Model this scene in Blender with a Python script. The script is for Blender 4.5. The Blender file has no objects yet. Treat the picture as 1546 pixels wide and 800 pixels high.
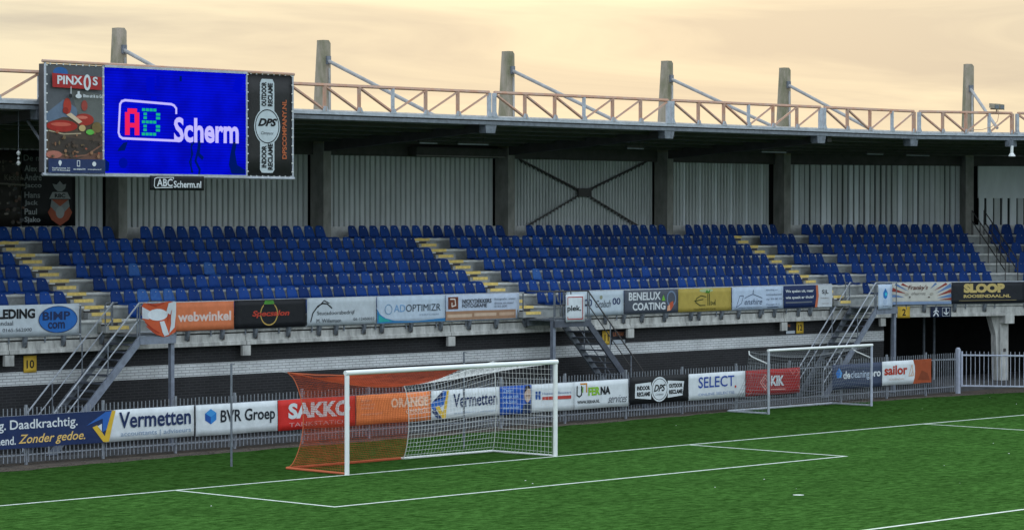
import bpy, bmesh, math, random
from mathutils import Vector, Matrix
random.seed(7)
R = math.radians
scene = bpy.context.scene
C = scene.collection

# ------------------------------------------------------------------ camera
cam_d = bpy.data.cameras.new('camera'); cam = bpy.data.objects.new('camera', cam_d); C.objects.link(cam)
cam_d.sensor_width = 36.0; cam_d.lens = 4336.58/1546*36; cam_d.clip_start = 1; cam_d.clip_end = 3000
cam.location = (-51.29937, -51.08674, 6.34051)
yaw, pitch, roll = 0.807861, -0.0175109, 0.00082908
F = Vector((math.sin(yaw)*math.cos(pitch), math.cos(yaw)*math.cos(pitch), math.sin(pitch)))
RT = Vector((math.cos(yaw), -math.sin(yaw), 0)); UP = RT.cross(F)
R2_ = RT*math.cos(roll)+UP*math.sin(roll); U2_ = -RT*math.sin(roll)+UP*math.cos(roll)
cam.matrix_world = Matrix(((R2_.x, U2_.x, -F.x, cam.location.x), (R2_.y, U2_.y, -F.y, cam.location.y),
                           (R2_.z, U2_.z, -F.z, cam.location.z), (0, 0, 0, 1)))
scene.camera = cam
# ------------------------------------------------------------------ world: warm thin overcast, low sun behind the stand
SUN_AZ, SUN_EL = R(49), R(13)          # azimuth from +y towards +x
w = bpy.data.worlds.new('World'); scene.world = w; w.use_nodes = True
nt = w.node_tree; nt.nodes.clear(); N = nt.nodes.new; LK = nt.links.new
out = N('ShaderNodeOutputWorld'); bg = N('ShaderNodeBackground'); LK(bg.outputs[0], out.inputs[0])
tc = N('ShaderNodeTexCoord')
sky = N('ShaderNodeTexSky'); sky.sky_type = 'NISHITA'; sky.sun_disc = False
sky.sun_elevation = SUN_EL; sky.sun_rotation = SUN_AZ; sky.air_density = 1.6; sky.dust_density = 3.0
bg.inputs['Strength'].default_value = 0.10
sep = N('ShaderNodeSeparateXYZ'); LK(tc.outputs['Generated'], sep.inputs[0])
# cloud sheet: cream low over the stand, grey overhead and behind the camera
rmp = N('ShaderNodeValToRGB'); LK(sep.outputs['Z'], rmp.inputs[0])
cr = rmp.color_ramp
cr.elements[0].position = 0.0; cr.elements[0].color = (4.15, 3.86, 2.98, 1)
cr.elements[1].position = 0.10; cr.elements[1].color = (4.5, 4.45, 3.62, 1)
e = cr.elements.new(0.3); e.color = (8.0, 8.6, 9.0, 1)
e = cr.elements.new(1.0); e.color = (9.6, 10.8, 11.9, 1)
dt = N('ShaderNodeVectorMath'); dt.operation = 'DOT_PRODUCT'; LK(tc.outputs['Generated'], dt.inputs[0])
dt.inputs[1].default_value = (math.sin(SUN_AZ), math.cos(SUN_AZ), 0)
mr = N('ShaderNodeMapRange'); LK(dt.outputs['Value'], mr.inputs[0])
mr.inputs['From Min'].default_value = -0.2; mr.inputs['From Max'].default_value = 0.85
mr.interpolation_type = 'SMOOTHSTEP'
mixa = N('ShaderNodeMix'); mixa.data_type = 'RGBA'; LK(mr.outputs[0], mixa.inputs[0])
LK(rmp.outputs[0], mixa.inputs[7])
rmb = N('ShaderNodeValToRGB'); LK(sep.outputs['Z'], rmb.inputs[0]); cb_ = rmb.color_ramp      # grey overcast away from the sunset, brighter towards the zenith
cb_.elements[0].position = 0.0; cb_.elements[0].color = (5.6, 6.5, 7.3, 1)
cb_.elements[1].position = 1.0; cb_.elements[1].color = (9.6, 10.8, 11.9, 1)
e = cb_.elements.new(0.4); e.color = (9.0, 10.2, 11.3, 1); LK(rmb.outputs[0], mixa.inputs[6])
mp = N('ShaderNodeMapping'); LK(tc.outputs['Generated'], mp.inputs[0])
mp.inputs['Scale'].default_value = (2.6, 2.6, 22); mp.inputs['Rotation'].default_value = (0.04, 0.02, 0.3); mp.inputs['Location'].default_value = (2.2, 6.1, 15.0)
ns = N('ShaderNodeTexNoise'); LK(mp.outputs[0], ns.inputs[0]); ns.inputs['Scale'].default_value = 1.5
ns.inputs['Detail'].default_value = 9; ns.inputs['Roughness'].default_value = 0.55; ns.inputs['Distortion'].default_value = 1.1
cr2 = N('ShaderNodeValToRGB'); LK(ns.outputs[0], cr2.inputs[0])
cr2.color_ramp.elements[0].position = 0.36; cr2.color_ramp.elements[0].color = (0.70, 0.735, 0.81, 1)
cr2.color_ramp.elements[1].position = 0.60; cr2.color_ramp.elements[1].color = (1.10, 1.08, 1.03, 1)
mul = N('ShaderNodeMix'); mul.data_type = 'RGBA'; mul.blend_type = 'MULTIPLY'; mul.inputs[0].default_value = 1
LK(mixa.outputs[2], mul.inputs[6]); LK(cr2.outputs[0], mul.inputs[7])
mx = N('ShaderNodeMix'); mx.data_type = 'RGBA'; mx.inputs[0].default_value = 0.965
LK(sky.outputs[0], mx.inputs[6]); LK(mul.outputs[2], mx.inputs[7]); LK(mx.outputs[2], bg.inputs[0])
# ------------------------------------------------------------------ sun (veiled)
sd = bpy.data.lights.new('sun', 'SUN'); sd.energy = 0.9; sd.angle = R(12); sd.color = (1, 0.86, 0.68)
so = bpy.data.objects.new('sun', sd); C.objects.link(so)
sv = Vector((math.sin(SUN_AZ)*math.cos(SUN_EL), math.cos(SUN_AZ)*math.cos(SUN_EL), math.sin(SUN_EL)))
so.rotation_euler = sv.to_track_quat('Z', 'Y').to_euler(); so.location = (60, 80, 40)
vs = scene.view_settings; vs.view_transform = 'Standard'; vs.look = 'None'; vs.gamma = 1; vs.exposure = 0.74
scene.cycles.max_bounces = 6

# ------------------------------------------------------------------ materials
def mat(name, col, rough=0.7, var=0.0, scale=8.0, bump=0.0, metal=0.0, spec=0.22, stretch=(1, 1, 1), obvar=0.0, emit=0.0, col2=None, detail=6, bscale=None):
    m = bpy.data.materials.new(name); m.use_nodes = True; t = m.node_tree; b = t.nodes['Principled BSDF']
    b.inputs['Base Color'].default_value = (*col, 1); b.inputs['Roughness'].default_value = rough
    b.inputs['Metallic'].default_value = metal; b.inputs['Specular IOR Level'].default_value = spec
    if emit:
        b.inputs['Emission Color'].default_value = (*col, 1); b.inputs['Emission Strength'].default_value = emit
        b.inputs['Base Color'].default_value = (col[0]*.1, col[1]*.1, col[2]*.1, 1)
    if var or bump or obvar or col2:
        g = t.nodes.new('ShaderNodeNewGeometry'); mp = t.nodes.new('ShaderNodeMapping')
        mp.inputs['Scale'].default_value = stretch; t.links.new(g.outputs['Position'], mp.inputs[0])
        n = t.nodes.new('ShaderNodeTexNoise'); n.inputs['Scale'].default_value = scale; n.inputs['Detail'].default_value = detail
        n.inputs['Roughness'].default_value = 0.65
        t.links.new(mp.outputs[0], n.inputs[0])
        src = None
        if var or col2:
            r = t.nodes.new('ShaderNodeValToRGB'); t.links.new(n.outputs[0], r.inputs[0])
            r.color_ramp.elements[0].position = 0.3; r.color_ramp.elements[1].position = 0.7
            a = col2 if col2 else tuple(c*(1-var) for c in col)
            z = col if col2 else tuple(min(1, c*(1+var)) for c in col)
            r.color_ramp.elements[0].color = (*a, 1); r.color_ramp.elements[1].color = (*z, 1); src = r.outputs[0]
        if obvar:
            oi = t.nodes.new('ShaderNodeObjectInfo'); ma = t.nodes.new('ShaderNodeMapRange')
            t.links.new(oi.outputs['Random'], ma.inputs[0]); ma.inputs['To Min'].default_value = 1-obvar; ma.inputs['To Max'].default_value = 1+obvar
            h = t.nodes.new('ShaderNodeHueSaturation')
            if src: t.links.new(src, h.inputs['Color'])
            else: h.inputs['Color'].default_value = (*col, 1)
            t.links.new(ma.outputs[0], h.inputs['Value']); src = h.outputs[0]
        if src: t.links.new(src, b.inputs['Base Color'])
        if bump:
            bp = t.nodes.new('ShaderNodeBump'); bp.inputs['Strength'].default_value = bump; bp.inputs['Distance'].default_value = 0.02
            if bscale:
                n2 = t.nodes.new('ShaderNodeTexNoise'); n2.inputs['Scale'].default_value = bscale; n2.inputs['Detail'].default_value = 4
                t.links.new(g.outputs['Position'], n2.inputs[0]); t.links.new(n2.outputs[0], bp.inputs['Height'])
            else: t.links.new(n.outputs[0], bp.inputs['Height'])
            t.links.new(bp.outputs[0], b.inputs['Normal'])
    return m
PM = {}
def pm(c, rough=0.55):           # flat print / paint colour
    k = (c, rough)
    if k not in PM: PM[k] = mat('print_%d' % len(PM), c, rough, var=0.10, scale=3.5, bump=.55, stretch=(1.4, 1, 1), bscale=4.5)
    return PM[k]
def hx(s):
    v = [int(s[i:i+2], 16)/255 for i in (0, 2, 4)]
    return tuple(round(x/12.92 if x <= .04045 else ((x+.055)/1.055)**2.4, 4) for x in v)
M = {}
M['concrete'] = mat('precast_concrete', (0.40, 0.40, 0.385), .9, var=.42, scale=3.2, bump=.3, stretch=(1.6, 1.6, .45))
M['concrete_dark'] = mat('weathered_concrete', (0.34, 0.335, 0.31), .95, scale=2.6, bump=.35, col2=(0.18, 0.18, 0.165), stretch=(1, 1, .5))
M['moss_conc'] = mat('mossy_concrete', (0.40, 0.345, 0.29), .95, scale=1.6, bump=.4, col2=(0.15, 0.155, 0.09), stretch=(1.5, 1.5, .6))
M['terrace'] = mat('terrace_concrete', (0.32, 0.33, 0.325), .92, var=.25, scale=3.5, bump=.3)
M['riser'] = mat('riser_concrete', (0.32, 0.34, 0.335), .92, var=.3, scale=3, bump=.3)
M['nosing'] = mat('step_edge_concrete', (0.62, 0.63, 0.61), .9, var=.2, scale=5)
M['yellow'] = mat('worn_yellow_paint', (0.80, 0.60, 0.20), .8, var=.22, scale=9)
M['seat'] = mat('seat_plastic_blue', (0.010, 0.052, 0.235), .6, var=.15, scale=3, obvar=.25, spec=.12)
M['seatd'] = mat('seat_plastic_deep_blue', (0.009, 0.038, 0.17), .65, var=.15, scale=3, obvar=.2, spec=.12)
M['seatf'] = mat('seat_plastic_faded', (0.04, 0.15, 0.42), .6, scale=14, col2=(0.02, 0.085, 0.33), obvar=.1, spec=.2)
M['steel'] = mat('galvanised_steel', (0.42, 0.45, 0.50), .5, var=.2, scale=7, metal=.35)
M['tie'] = mat('grey_tie_rod_steel', (0.30, 0.30, 0.30), .6, var=.2, scale=4, metal=.15)
M['stair'] = mat('blue_grey_stair_steel', (0.20, 0.225, 0.28), .55, var=.25, scale=5, metal=.3)
M['stair_dark'] = mat('dark_stair_steel', (0.085, 0.095, 0.12), .6, var=.25, scale=5, metal=.2)
M['steel_d'] = mat('dull_galvanised_steel', (0.17, 0.19, 0.22), .6, var=.3, scale=7, metal=.3)
M['backlit'] = mat('backlight_tinted_steel', (0.46, 0.34, 0.28), .7, scale=3, col2=(0.48, 0.24, 0.15), bump=.1)  # orange-brown backlight fringe of the roof edge mixed into the steel colour
M['fence'] = mat('fence_steel', (0.26, 0.28, 0.315), .6, var=.25, scale=4, metal=.3)
M['fence_l'] = mat('pale_painted_steel', (0.40, 0.43, 0.52), .5, var=.15, scale=5)
M['white'] = mat('white_goal_paint', (0.78, 0.80, 0.80), .4, var=.05, scale=3)
M['netw'] = mat('white_net_cord', (0.62, 0.63, 0.62), .9)
M['neto'] = mat('orange_red_net_cord', (0.36, 0.06, 0.022), .9, var=.4, scale=3)
M['ropeo'] = mat('orange_rope', (0.58, 0.15, 0.07), .9)
M['netg'] = mat('grey_net_cord', (0.20, 0.215, 0.225), .9)
M['roof'] = mat('dark_roof_underside', (0.30, 0.275, 0.27), .9, var=.2, scale=1)
M['void'] = mat('shade_dark_brick', (0.012, 0.012, 0.012), .95, var=.3, scale=2)  # gloom of the unlit undercroft put into a near-black colour
M['dark'] = mat('dark_painted_steel', (0.075, 0.07, 0.07), .7, var=.2, scale=3)
M['clad'] = mat('grey_green_cladding', (0.52, 0.55, 0.55), .7, var=.16, scale=1.4, stretch=(1, 1, .3), spec=.3)
M['clad_l'] = mat('pale_cladding', (0.72, 0.76, 0.78), .7, var=.12, scale=1.4, stretch=(1, 1, .3))
M['clad_d'] = mat('dark_cladding', (0.26, 0.28, 0.29), .7, var=.15, scale=1.4, stretch=(1, 1, .3))
M['groove'] = mat('dark_cladding_groove', (0.022, 0.024, 0.025), .8)
M['soil'] = mat('trodden_soil_and_gravel', (0.12, 0.095, 0.075), .95, scale=2.2, bump=.6, col2=(0.05, 0.045, 0.04))
M['asph'] = mat('damp_paving', (0.075, 0.075, 0.078), .8, var=.4, scale=1.5, bump=.3)
M['line'] = mat('white_turf_line', (0.74, 0.78, 0.74), .9, scale=9, bump=.3, col2=(0.34, 0.44, 0.33))
# brick: procedural brick courses
def brick_mat(name, c1, c2, mortar):
    m = bpy.data.materials.new(name); m.use_nodes = True; t = m.node_tree; b = t.nodes['Principled BSDF']; b.inputs['Roughness'].default_value = .85
    g = t.nodes.new('ShaderNodeNewGeometry'); s = t.nodes.new('ShaderNodeSeparateXYZ'); t.links.new(g.outputs['Position'], s.inputs[0])
    cb = t.nodes.new('ShaderNodeCombineXYZ'); t.links.new(s.outputs['X'], cb.inputs[0]); t.links.new(s.outputs['Z'], cb.inputs[1])
    br = t.nodes.new('ShaderNodeTexBrick'); t.links.new(cb.outputs[0], br.inputs[0])
    br.inputs['Scale'].default_value = 1; br.inputs['Brick Width'].default_value = .28; br.inputs['Row Height'].default_value = .078
    br.inputs['Mortar Size'].default_value = .010; br.inputs['Color1'].default_value = (*c1, 1); br.inputs['Color2'].default_value = (*c2, 1)
    br.inputs['Mortar'].default_value = (*mortar, 1)
    n = t.nodes.new('ShaderNodeTexNoise'); n.inputs['Scale'].default_value = 1.3; t.links.new(g.outputs['Position'], n.inputs[0])
    mr_ = t.nodes.new('ShaderNodeMapRange'); mr_.inputs['To Min'].default_value = .65; mr_.inputs['To Max'].default_value = 1.35; t.links.new(n.outputs[0], mr_.inputs[0])
    h = t.nodes.new('ShaderNodeHueSaturation'); t.links.new(br.outputs[0], h.inputs['Color']); t.links.new(mr_.outputs[0], h.inputs['Value'])
    t.links.new(h.outputs[0], b.inputs['Base Color'])
    bp = t.nodes.new('ShaderNodeBump'); bp.invert = True; bp.inputs['Distance'].default_value = .01; t.links.new(br.outputs['Fac'], bp.inputs['Height']); t.links.new(bp.outputs[0], b.inputs['Normal'])
    return m
M['brick'] = brick_mat('charcoal_brickwork', (0.015, 0.015, 0.018), (0.009, 0.009, 0.011), (0.032, 0.034, 0.036))
M['brickw'] = brick_mat('white_painted_brickwork', (0.60, 0.62, 0.63), (0.56, 0.58, 0.59), (0.30, 0.31, 0.32))
# turf
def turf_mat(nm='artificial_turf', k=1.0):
    m = bpy.data.materials.new(nm); m.use_nodes = True; t = m.node_tree; b = t.nodes['Principled BSDF']
    b.inputs['Roughness'].default_value = .85; b.inputs['Specular IOR Level'].default_value = 0
    g = t.nodes.new('ShaderNodeNewGeometry')
    def noise(sc, st, det=5):
        mp = t.nodes.new('ShaderNodeMapping'); mp.inputs['Scale'].default_value = st; t.links.new(g.outputs['Position'], mp.inputs[0])
        n = t.nodes.new('ShaderNodeTexNoise'); n.inputs['Scale'].default_value = sc; n.inputs['Detail'].default_value = det; n.inputs['Roughness'].default_value = .7
        t.links.new(mp.outputs[0], n.inputs[0]); return n
    n1 = noise(.5, (.8, 1.3, 1)); n2 = noise(3.0, (1, 1.7, 1), 8); n3 = noise(26, (1, 1, 1), 3)
    r = t.nodes.new('ShaderNodeValToRGB'); t.links.new(n2.outputs[0], r.inputs[0])
    r.color_ramp.elements[0].position = .38; r.color_ramp.elements[0].color = (0.018, 0.054, 0.009, 1)
    r.color_ramp.elements[1].position = .64; r.color_ramp.elements[1].color = (0.056, 0.138, 0.030, 1)
    mr_ = t.nodes.new('ShaderNodeMapRange'); mr_.inputs['From Min'].default_value = .3; mr_.inputs['From Max'].default_value = .7
    mr_.inputs['To Min'].default_value = .82; mr_.inputs['To Max'].default_value = 1.2; t.links.new(n1.outputs[0], mr_.inputs[0])
    mr3 = t.nodes.new('ShaderNodeMapRange'); mr3.inputs['From Min'].default_value = .25; mr3.inputs['From Max'].default_value = .75
    mr3.inputs['To Min'].default_value = .70; mr3.inputs['To Max'].default_value = 1.32; t.links.new(n3.outputs[0], mr3.inputs[0])
    mu = t.nodes.new('ShaderNodeMath'); mu.operation = 'MULTIPLY'; t.links.new(mr_.outputs[0], mu.inputs[0]); t.links.new(mr3.outputs[0], mu.inputs[1])
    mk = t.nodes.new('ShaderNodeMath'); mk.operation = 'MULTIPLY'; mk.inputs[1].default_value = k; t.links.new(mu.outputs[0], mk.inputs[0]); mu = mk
    h = t.nodes.new('ShaderNodeHueSaturation'); t.links.new(r.outputs[0], h.inputs['Color']); t.links.new(mu.outputs[0], h.inputs['Value'])
    t.links.new(h.outputs[0], b.inputs['Base Color'])
    bp = t.nodes.new('ShaderNodeBump'); bp.inputs['Strength'].default_value = .7; bp.inputs['Distance'].default_value = .03
    t.links.new(n3.outputs[0], bp.inputs['Height']); t.links.new(bp.outputs[0], b.inputs['Normal'])
    return m
M['turf'] = turf_mat()
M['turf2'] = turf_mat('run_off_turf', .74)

# ------------------------------------------------------------------ mesh helpers
class MB:
    def __init__(s): s.v = []; s.f = []; s.m = []; s.mats = []
    def mi(s, m):
        if m not in s.mats: s.mats.append(m)
        return s.mats.index(m)
    def add(s, vs, fs, m):
        o = len(s.v); k = s.mi(m); s.v += [tuple(v) for v in vs]
        for f in fs: s.f.append(tuple(o+i for i in f)); s.m.append(k)
    def hexa(s, p, m):     # 8 points: bottom 4 ccw, top 4
        s.add(p, [(3, 2, 1, 0), (4, 5, 6, 7), (0, 1, 5, 4), (1, 2, 6, 5), (2, 3, 7, 6), (3, 0, 4, 7)], m)
    def box(s, x0, x1, y0, y1, z0, z1, m):
        s.hexa([(x0, y0, z0), (x1, y0, z0), (x1, y1, z0), (x0, y1, z0), (x0, y0, z1), (x1, y0, z1), (x1, y1, z1), (x0, y1, z1)], m)
    def fbox(s, fr, s0, s1, t0, t1, z0, z1, m):   # box in a frame (s along, t outward)
        q = [fr(s0, t0), fr(s1, t0), fr(s1, t1), fr(s0, t1)]
        s.hexa([(a, b, z0) for a, b in q]+[(a, b, z1) for a, b in q], m)
    def tube(s, a, b, r, m, n=6, r2=None, cap=True):
        a = Vector(a); b = Vector(b); d = (b-a)
        if d.length < 1e-6: return
        d.normalize(); u = d.cross(Vector((0, 0, 1)))
        if u.length < .01: u = d.cross(Vector((0, 1, 0)))
        u.normalize(); w_ = d.cross(u); r2 = r if r2 is None else r2
        vs = [a+(u*math.cos(2*math.pi*i/n+.4)+w_*math.sin(2*math.pi*i/n+.4))*r for i in range(n)]+[b+(u*math.cos(2*math.pi*i/n+.4)+w_*math.sin(2*math.pi*i/n+.4))*r2 for i in range(n)]
        fs = [(i, (i+1) % n, n+(i+1) % n, n+i) for i in range(n)]
        if cap: fs += [tuple(range(n))[::-1], tuple(range(n, 2*n))]
        s.add(vs, fs, m)
    def path(s, pts, r, m, n=6):
        for a, b in zip(pts, pts[1:]): s.tube(a, b, r, m, n)
    def prism(s, poly, ax, lo, hi, m):   # poly in the plane normal to ax ('x','y','z')
        def P(a, b, c): return {'x': (c, a, b), 'y': (a, c, b), 'z': (a, b, c)}[ax]
        n = len(poly); vs = [P(a, b, lo) for a, b in poly]+[P(a, b, hi) for a, b in poly]
        s.add(vs, [tuple(range(n))[::-1], tuple(range(n, 2*n))]+[(i, (i+1) % n, n+(i+1) % n, n+i) for i in range(n)], m)
    def sweep(s, rings, m, closed=True, caps=True):   # rings: lists of equal point counts
        n = len(rings[0]); vs = [p for r in rings for p in r]; fs = []
        for i in range(len(rings)-1):
            for j in range(n if closed else n-1):
                a = i*n+j; b = i*n+(j+1) % n; fs.append((a, b, b+n, a+n))
        if closed and caps: fs += [tuple(range(n))[::-1], tuple(range(len(vs)-n, len(vs)))]
        s.add(vs, fs, m)
    def mesh(s, name, smooth=False):
        me = bpy.data.meshes.new(name); me.from_pydata(s.v, [], s.f)
        for m in s.mats: me.materials.append(m)
        me.polygons.foreach_set('material_index', s.m)
        if smooth: me.polygons.foreach_set('use_smooth', [True]*len(s.f))
        me.update()
        bm = bmesh.new(); bm.from_mesh(me); bmesh.ops.recalc_face_normals(bm, faces=bm.faces); bm.to_mesh(me); bm.free()
        return me
    def build(s, name, parent=None, kind=None, smooth=False, loc=None):
        o = bpy.data.objects.new(name, s.mesh(name, smooth)); C.objects.link(o)
        if parent: o.parent = parent
        if kind: o['kind'] = kind
        if loc: o.location = loc
        return o
def tag(o, label, cat, group=None):
    o['label'] = label; o['category'] = cat
    if group: o['group'] = group
    return o
def thing(name, label, cat, loc=(0, 0, 0), group=None):
    o = bpy.data.objects.new(name, None); C.objects.link(o); o.location = loc; return tag(o, label, cat, group)
def inst(name, mesh, parent, loc=(0, 0, 0), rz=0):
    o = bpy.data.objects.new(name, mesh); C.objects.link(o); o.parent = parent; o.location = loc; o.rotation_euler = (0, 0, rz); return o

# ------------------------------------------------------------------ stand frames: straight, then two 22.5 degree turns
A1 = math.tan(R(11.25)); D1 = (math.cos(R(22.5)), -math.sin(R(22.5))); D2 = (math.cos(R(45)), -math.sin(R(45)))
def B1(t): return (33.2+A1*(t-11.2), t)
def LN(t): return 8.4-2*A1*(16.7-t)
def B2(t): b = B1(t); l = LN(t); return (b[0]+l*D1[0], b[1]+l*D1[1])
def f0(x, t): return (x, t)
def f1(s, t): b = B1(t); return (b[0]+s*D1[0], b[1]+s*D1[1])
def f2(s, t): b = B2(t); return (b[0]+s*D2[0], b[1]+s*D2[1])
XL = -16.0
def pathpts(t, x0=XL, end=9): return [(x0, t), B1(t), B2(t), f2(end, t)]
def swp(mb, prof, m, x0=XL, end=9, pf=None):      # closed profile [(t,z)] swept along the stand
    pf = pf or pathpts
    rings = []
    for i in range(4): rings.append([(*pf(t, x0, end)[i], z) for t, z in prof])
    mb.sweep(rings, m)
# roof frame
def RB1(t): return (32.25+A1*(t-9), t)
def RB2(t): b = RB1(t); l = 4.11+2*A1*(t-9); return (b[0]+l*D1[0], b[1]+l*D1[1])
def rf1(s, t): b = RB1(t); return (b[0]+s*D1[0], b[1]+s*D1[1])
def rf2(s, t): b = RB2(t); return (b[0]+s*D2[0], b[1]+s*D2[1])
def roofpts(t, x0=XL, end=9): return [(x0, t), RB1(t), RB2(t), rf2(end, t)]

# ------------------------------------------------------------------ ground
mb = MB(); mb.add([(-900, -900, -.03), (900, -900, -.03), (900, 900, -.03), (-900, 900, -.03)], [(0, 1, 2, 3)], M['asph']); mb.build('ground', kind='structure')
edge = [(-40, 6.3), (-20, 6.4), (-9.1, 6.65), (-4, 6.95), (0, 7.12), (5, 7.15), (11.2, 7.15), (16, 7.35), (21, 7.6), (26, 7.45), (31, 7.2), (34.5, 6.75), (36, 6.3), (50, 3.2)]
def ey(x):
    for (a, b), (c, d) in zip(edge, edge[1:]):
        if a <= x <= c: return b+(d-b)*(x-a)/(c-a)
top = []; x = -40.0
while x <= 50:
    top.append((x, ey(x)+.05*math.sin(x*1.7)+.05*math.sin(x*4.1+1)+random.uniform(-.035, .035))); x += .3
mb = MB(); k = len(top)
mb.add([(a, -.06, 0.02) for a, b in top]+[(a, -70, 0.02) for a, b in top], [(i, i+1, k+i+1, k+i) for i in range(k-1)], M['turf'])
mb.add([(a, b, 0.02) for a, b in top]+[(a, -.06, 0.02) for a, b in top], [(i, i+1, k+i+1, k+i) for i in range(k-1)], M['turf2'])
mb.add([(a, b, .02) for a, b in top]+[(a, b+.02, -.02) for a, b in top], [(i, i+1, k+i+1, k+i) for i in range(k-1)], M['turf'])
mb.add([(50, 3, .019), (50, -70, .019), (300, -70, .019), (300, 3, .019)], [(0, 1, 2, 3)], M['turf'])
mb.build('turf_pitch', kind='structure')
mb = MB(); xs = [x for x in range(-40, 51, 2)]
mb.add([(x, ey(x)-.6, -.012) for x in xs]+[(x, 8.6, -.002) for x in xs], [(i, i+1, len(xs)+i+1, len(xs)+i) for i in range(len(xs)-1)], M['soil'])
mb.build('soil_strip', kind='structure')
# clods along the turf edge and loose litter
mb = MB()
for i in range(900):
    x = random.uniform(-10, 36); y = ey(x)+random.triangular(-.12, .9, .05); r = random.uniform(.015, .05)
    q = [(x+r*math.cos(a)*random.uniform(.7, 1.3), y+r*math.sin(a)*random.uniform(.7, 1.3), 0.0) for a in (0, 1.57, 3.14, 4.7)]
    mb.add(q+[(x, y, r*.9)], [(0, 1, 4), (1, 2, 4), (2, 3, 4), (3, 0, 4)], M['soil'])
mb.build('soil_clods', kind='stuff')
mb = MB()
for i in range(26):
    x = random.uniform(-12, 34); y = random.uniform(-12, 6.4); r = random.uniform(.012, .03)
    q = [(x+r*math.cos(a), y+r*math.sin(a), .022) for a in (0, 2.1, 4.2)]
    mb.add(q+[(x, y, .022+r*.6)], [(0, 1, 3), (1, 2, 3), (2, 0, 3)], M['netw'])
mb.build('white_litter_specks', kind='stuff')
# pitch markings
LZ = .026
def line(name, x0, x1, y0, y1):
    mb = MB(); mb.add([(x0, y0, LZ), (x1, y0, LZ), (x1, y1, LZ), (x0, y1, LZ)], [(0, 1, 2, 3)], M['line']); return mb.build(name, kind='structure')
line('goal_line', -34, 34, -.12, 0)
line('goal_area_line', -9.16, -9.04, -5.5, -.121); line('goal_area_line', 9.04, 9.16, -5.5, -.121); line('goal_area_line', -9.039, 9.039, -5.5, -5.38)
line('penalty_area_line', -20.16, -20.04, -16.5, -.121); line('penalty_area_line', 20.04, 20.16, -16.5, -.121); line('penalty_area_line', -20.039, 20.039, -16.5, -16.38)
mb = MB(); mb.add([(.13*math.cos(a*.3927), -11+.13*math.sin(a*.3927), LZ) for a in range(16)], [tuple(range(16))], M['line']); mb.build('penalty_spot', kind='structure')
mb = MB(); n = 24
arc = [(9.15*math.cos(R(217+106*i/n)), -11+9.15*math.sin(R(217+106*i/n))) for i in range(n+1)]
arc2 = [(9.03*math.cos(R(217+106*i/n)), -11+9.03*math.sin(R(217+106*i/n))) for i in range(n+1)]
mb.add([(a, b, LZ) for a, b in arc]+[(a, b, LZ) for a, b in arc2], [(i, i+1, n+2+i, n+1+i) for i in range(n)], M['line']); mb.build('penalty_arc', kind='structure')
# raised paving in front of the open undercroft
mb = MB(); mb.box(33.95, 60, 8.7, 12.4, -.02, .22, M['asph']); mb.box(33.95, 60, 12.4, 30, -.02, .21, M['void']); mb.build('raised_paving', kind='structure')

# ================================================================== GRANDSTAND
GS = thing('grandstand', 'long covered grandstand with blue seats, dark roof and charcoal brick base behind the goal', 'grandstand')
NR = 7
Yr = [16.3-.78*k for k in range(8)]
Zd = [5.56-.35*k for k in range(8)]            # deck level of each row
for k in range(NR):
    mb = MB(); y0 = Yr[k]-.38; y1 = (Yr[k-1]-.38) if k else 17.5
    swp(mb, [(y0, Zd[k]-.10), (y0, Zd[k]), (y1+.03, Zd[k]), (y1+.03, Zd[k]-.10)], M['terrace'])
    swp(mb, [(y0-.012, Zd[k]-.055), (y0-.012, Zd[k]+.006), (y0+.05, Zd[k]+.006), (y0+.05, Zd[k]-.055)], M['nosing'])
    swp(mb, [(y0+.03, Zd[k+1]-.02), (y0+.03, Zd[k]-.1), (y0+.15, Zd[k]-.1), (y0+.15, Zd[k+1]-.02)], M['riser'])
    mb.build('terrace_step', GS)
mb = MB(); swp(mb, [(11.24, 2.95), (11.24, 3.10), (11.3, 3.10), (Yr[6]-.3, 3.10), (Yr[6]-.3, 2.95)], M['terrace']); mb.build('walkway_slab', GS)
# aisle half steps with worn yellow edges
def aisle(x0, w_, yx0, yx1, fr):
    for k in range(NR):
        yn = Yr[k]-.38
        mb = MB()
        mb.fbox(fr, yx0-.12, yx1+.10, yn-.33, yn+.02, Zd[k+1]+.002, Zd[k]-.175, M['terrace'])
        mb.fbox(fr, x0+.12, yx0-.14, yn-.14, yn-.02, Zd[k+1]+.002, Zd[k]-.09, M['concrete_dark'])
        mb.fbox(fr, yx0-.05, yx0+.55, yn-.004, yn+.032, Zd[k]-.165, Zd[k]-.095, M['dark'])  # dark box stands in for the shadow in the recess below the nosing
        st = mb.build('aisle_step', GS)
        for yy, zz in ((yn-.335, Zd[k]-.175), (yn-.017, Zd[k]+.006)):
            m2 = MB(); m2.fbox(fr, yx0, yx1, yy-.006, yy+.12, zz-.085, zz+.006, M['yellow']); m2.build('yellow_edge', st)
        m2 = MB(); m2.fbox(fr, yx0-.04, yx0+.16, yn-.05, yn-.02, Zd[k]-.125, Zd[k]-.085, M['netw']); m2.build('step_reflector', st)
aisle(-2.6, 1.45, -2.33, -1.66, f0); aisle(13.9, 1.45, 14.18, 14.86, f0); aisle(30.2, 1.3, 30.42, 31.0, f0)
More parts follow.
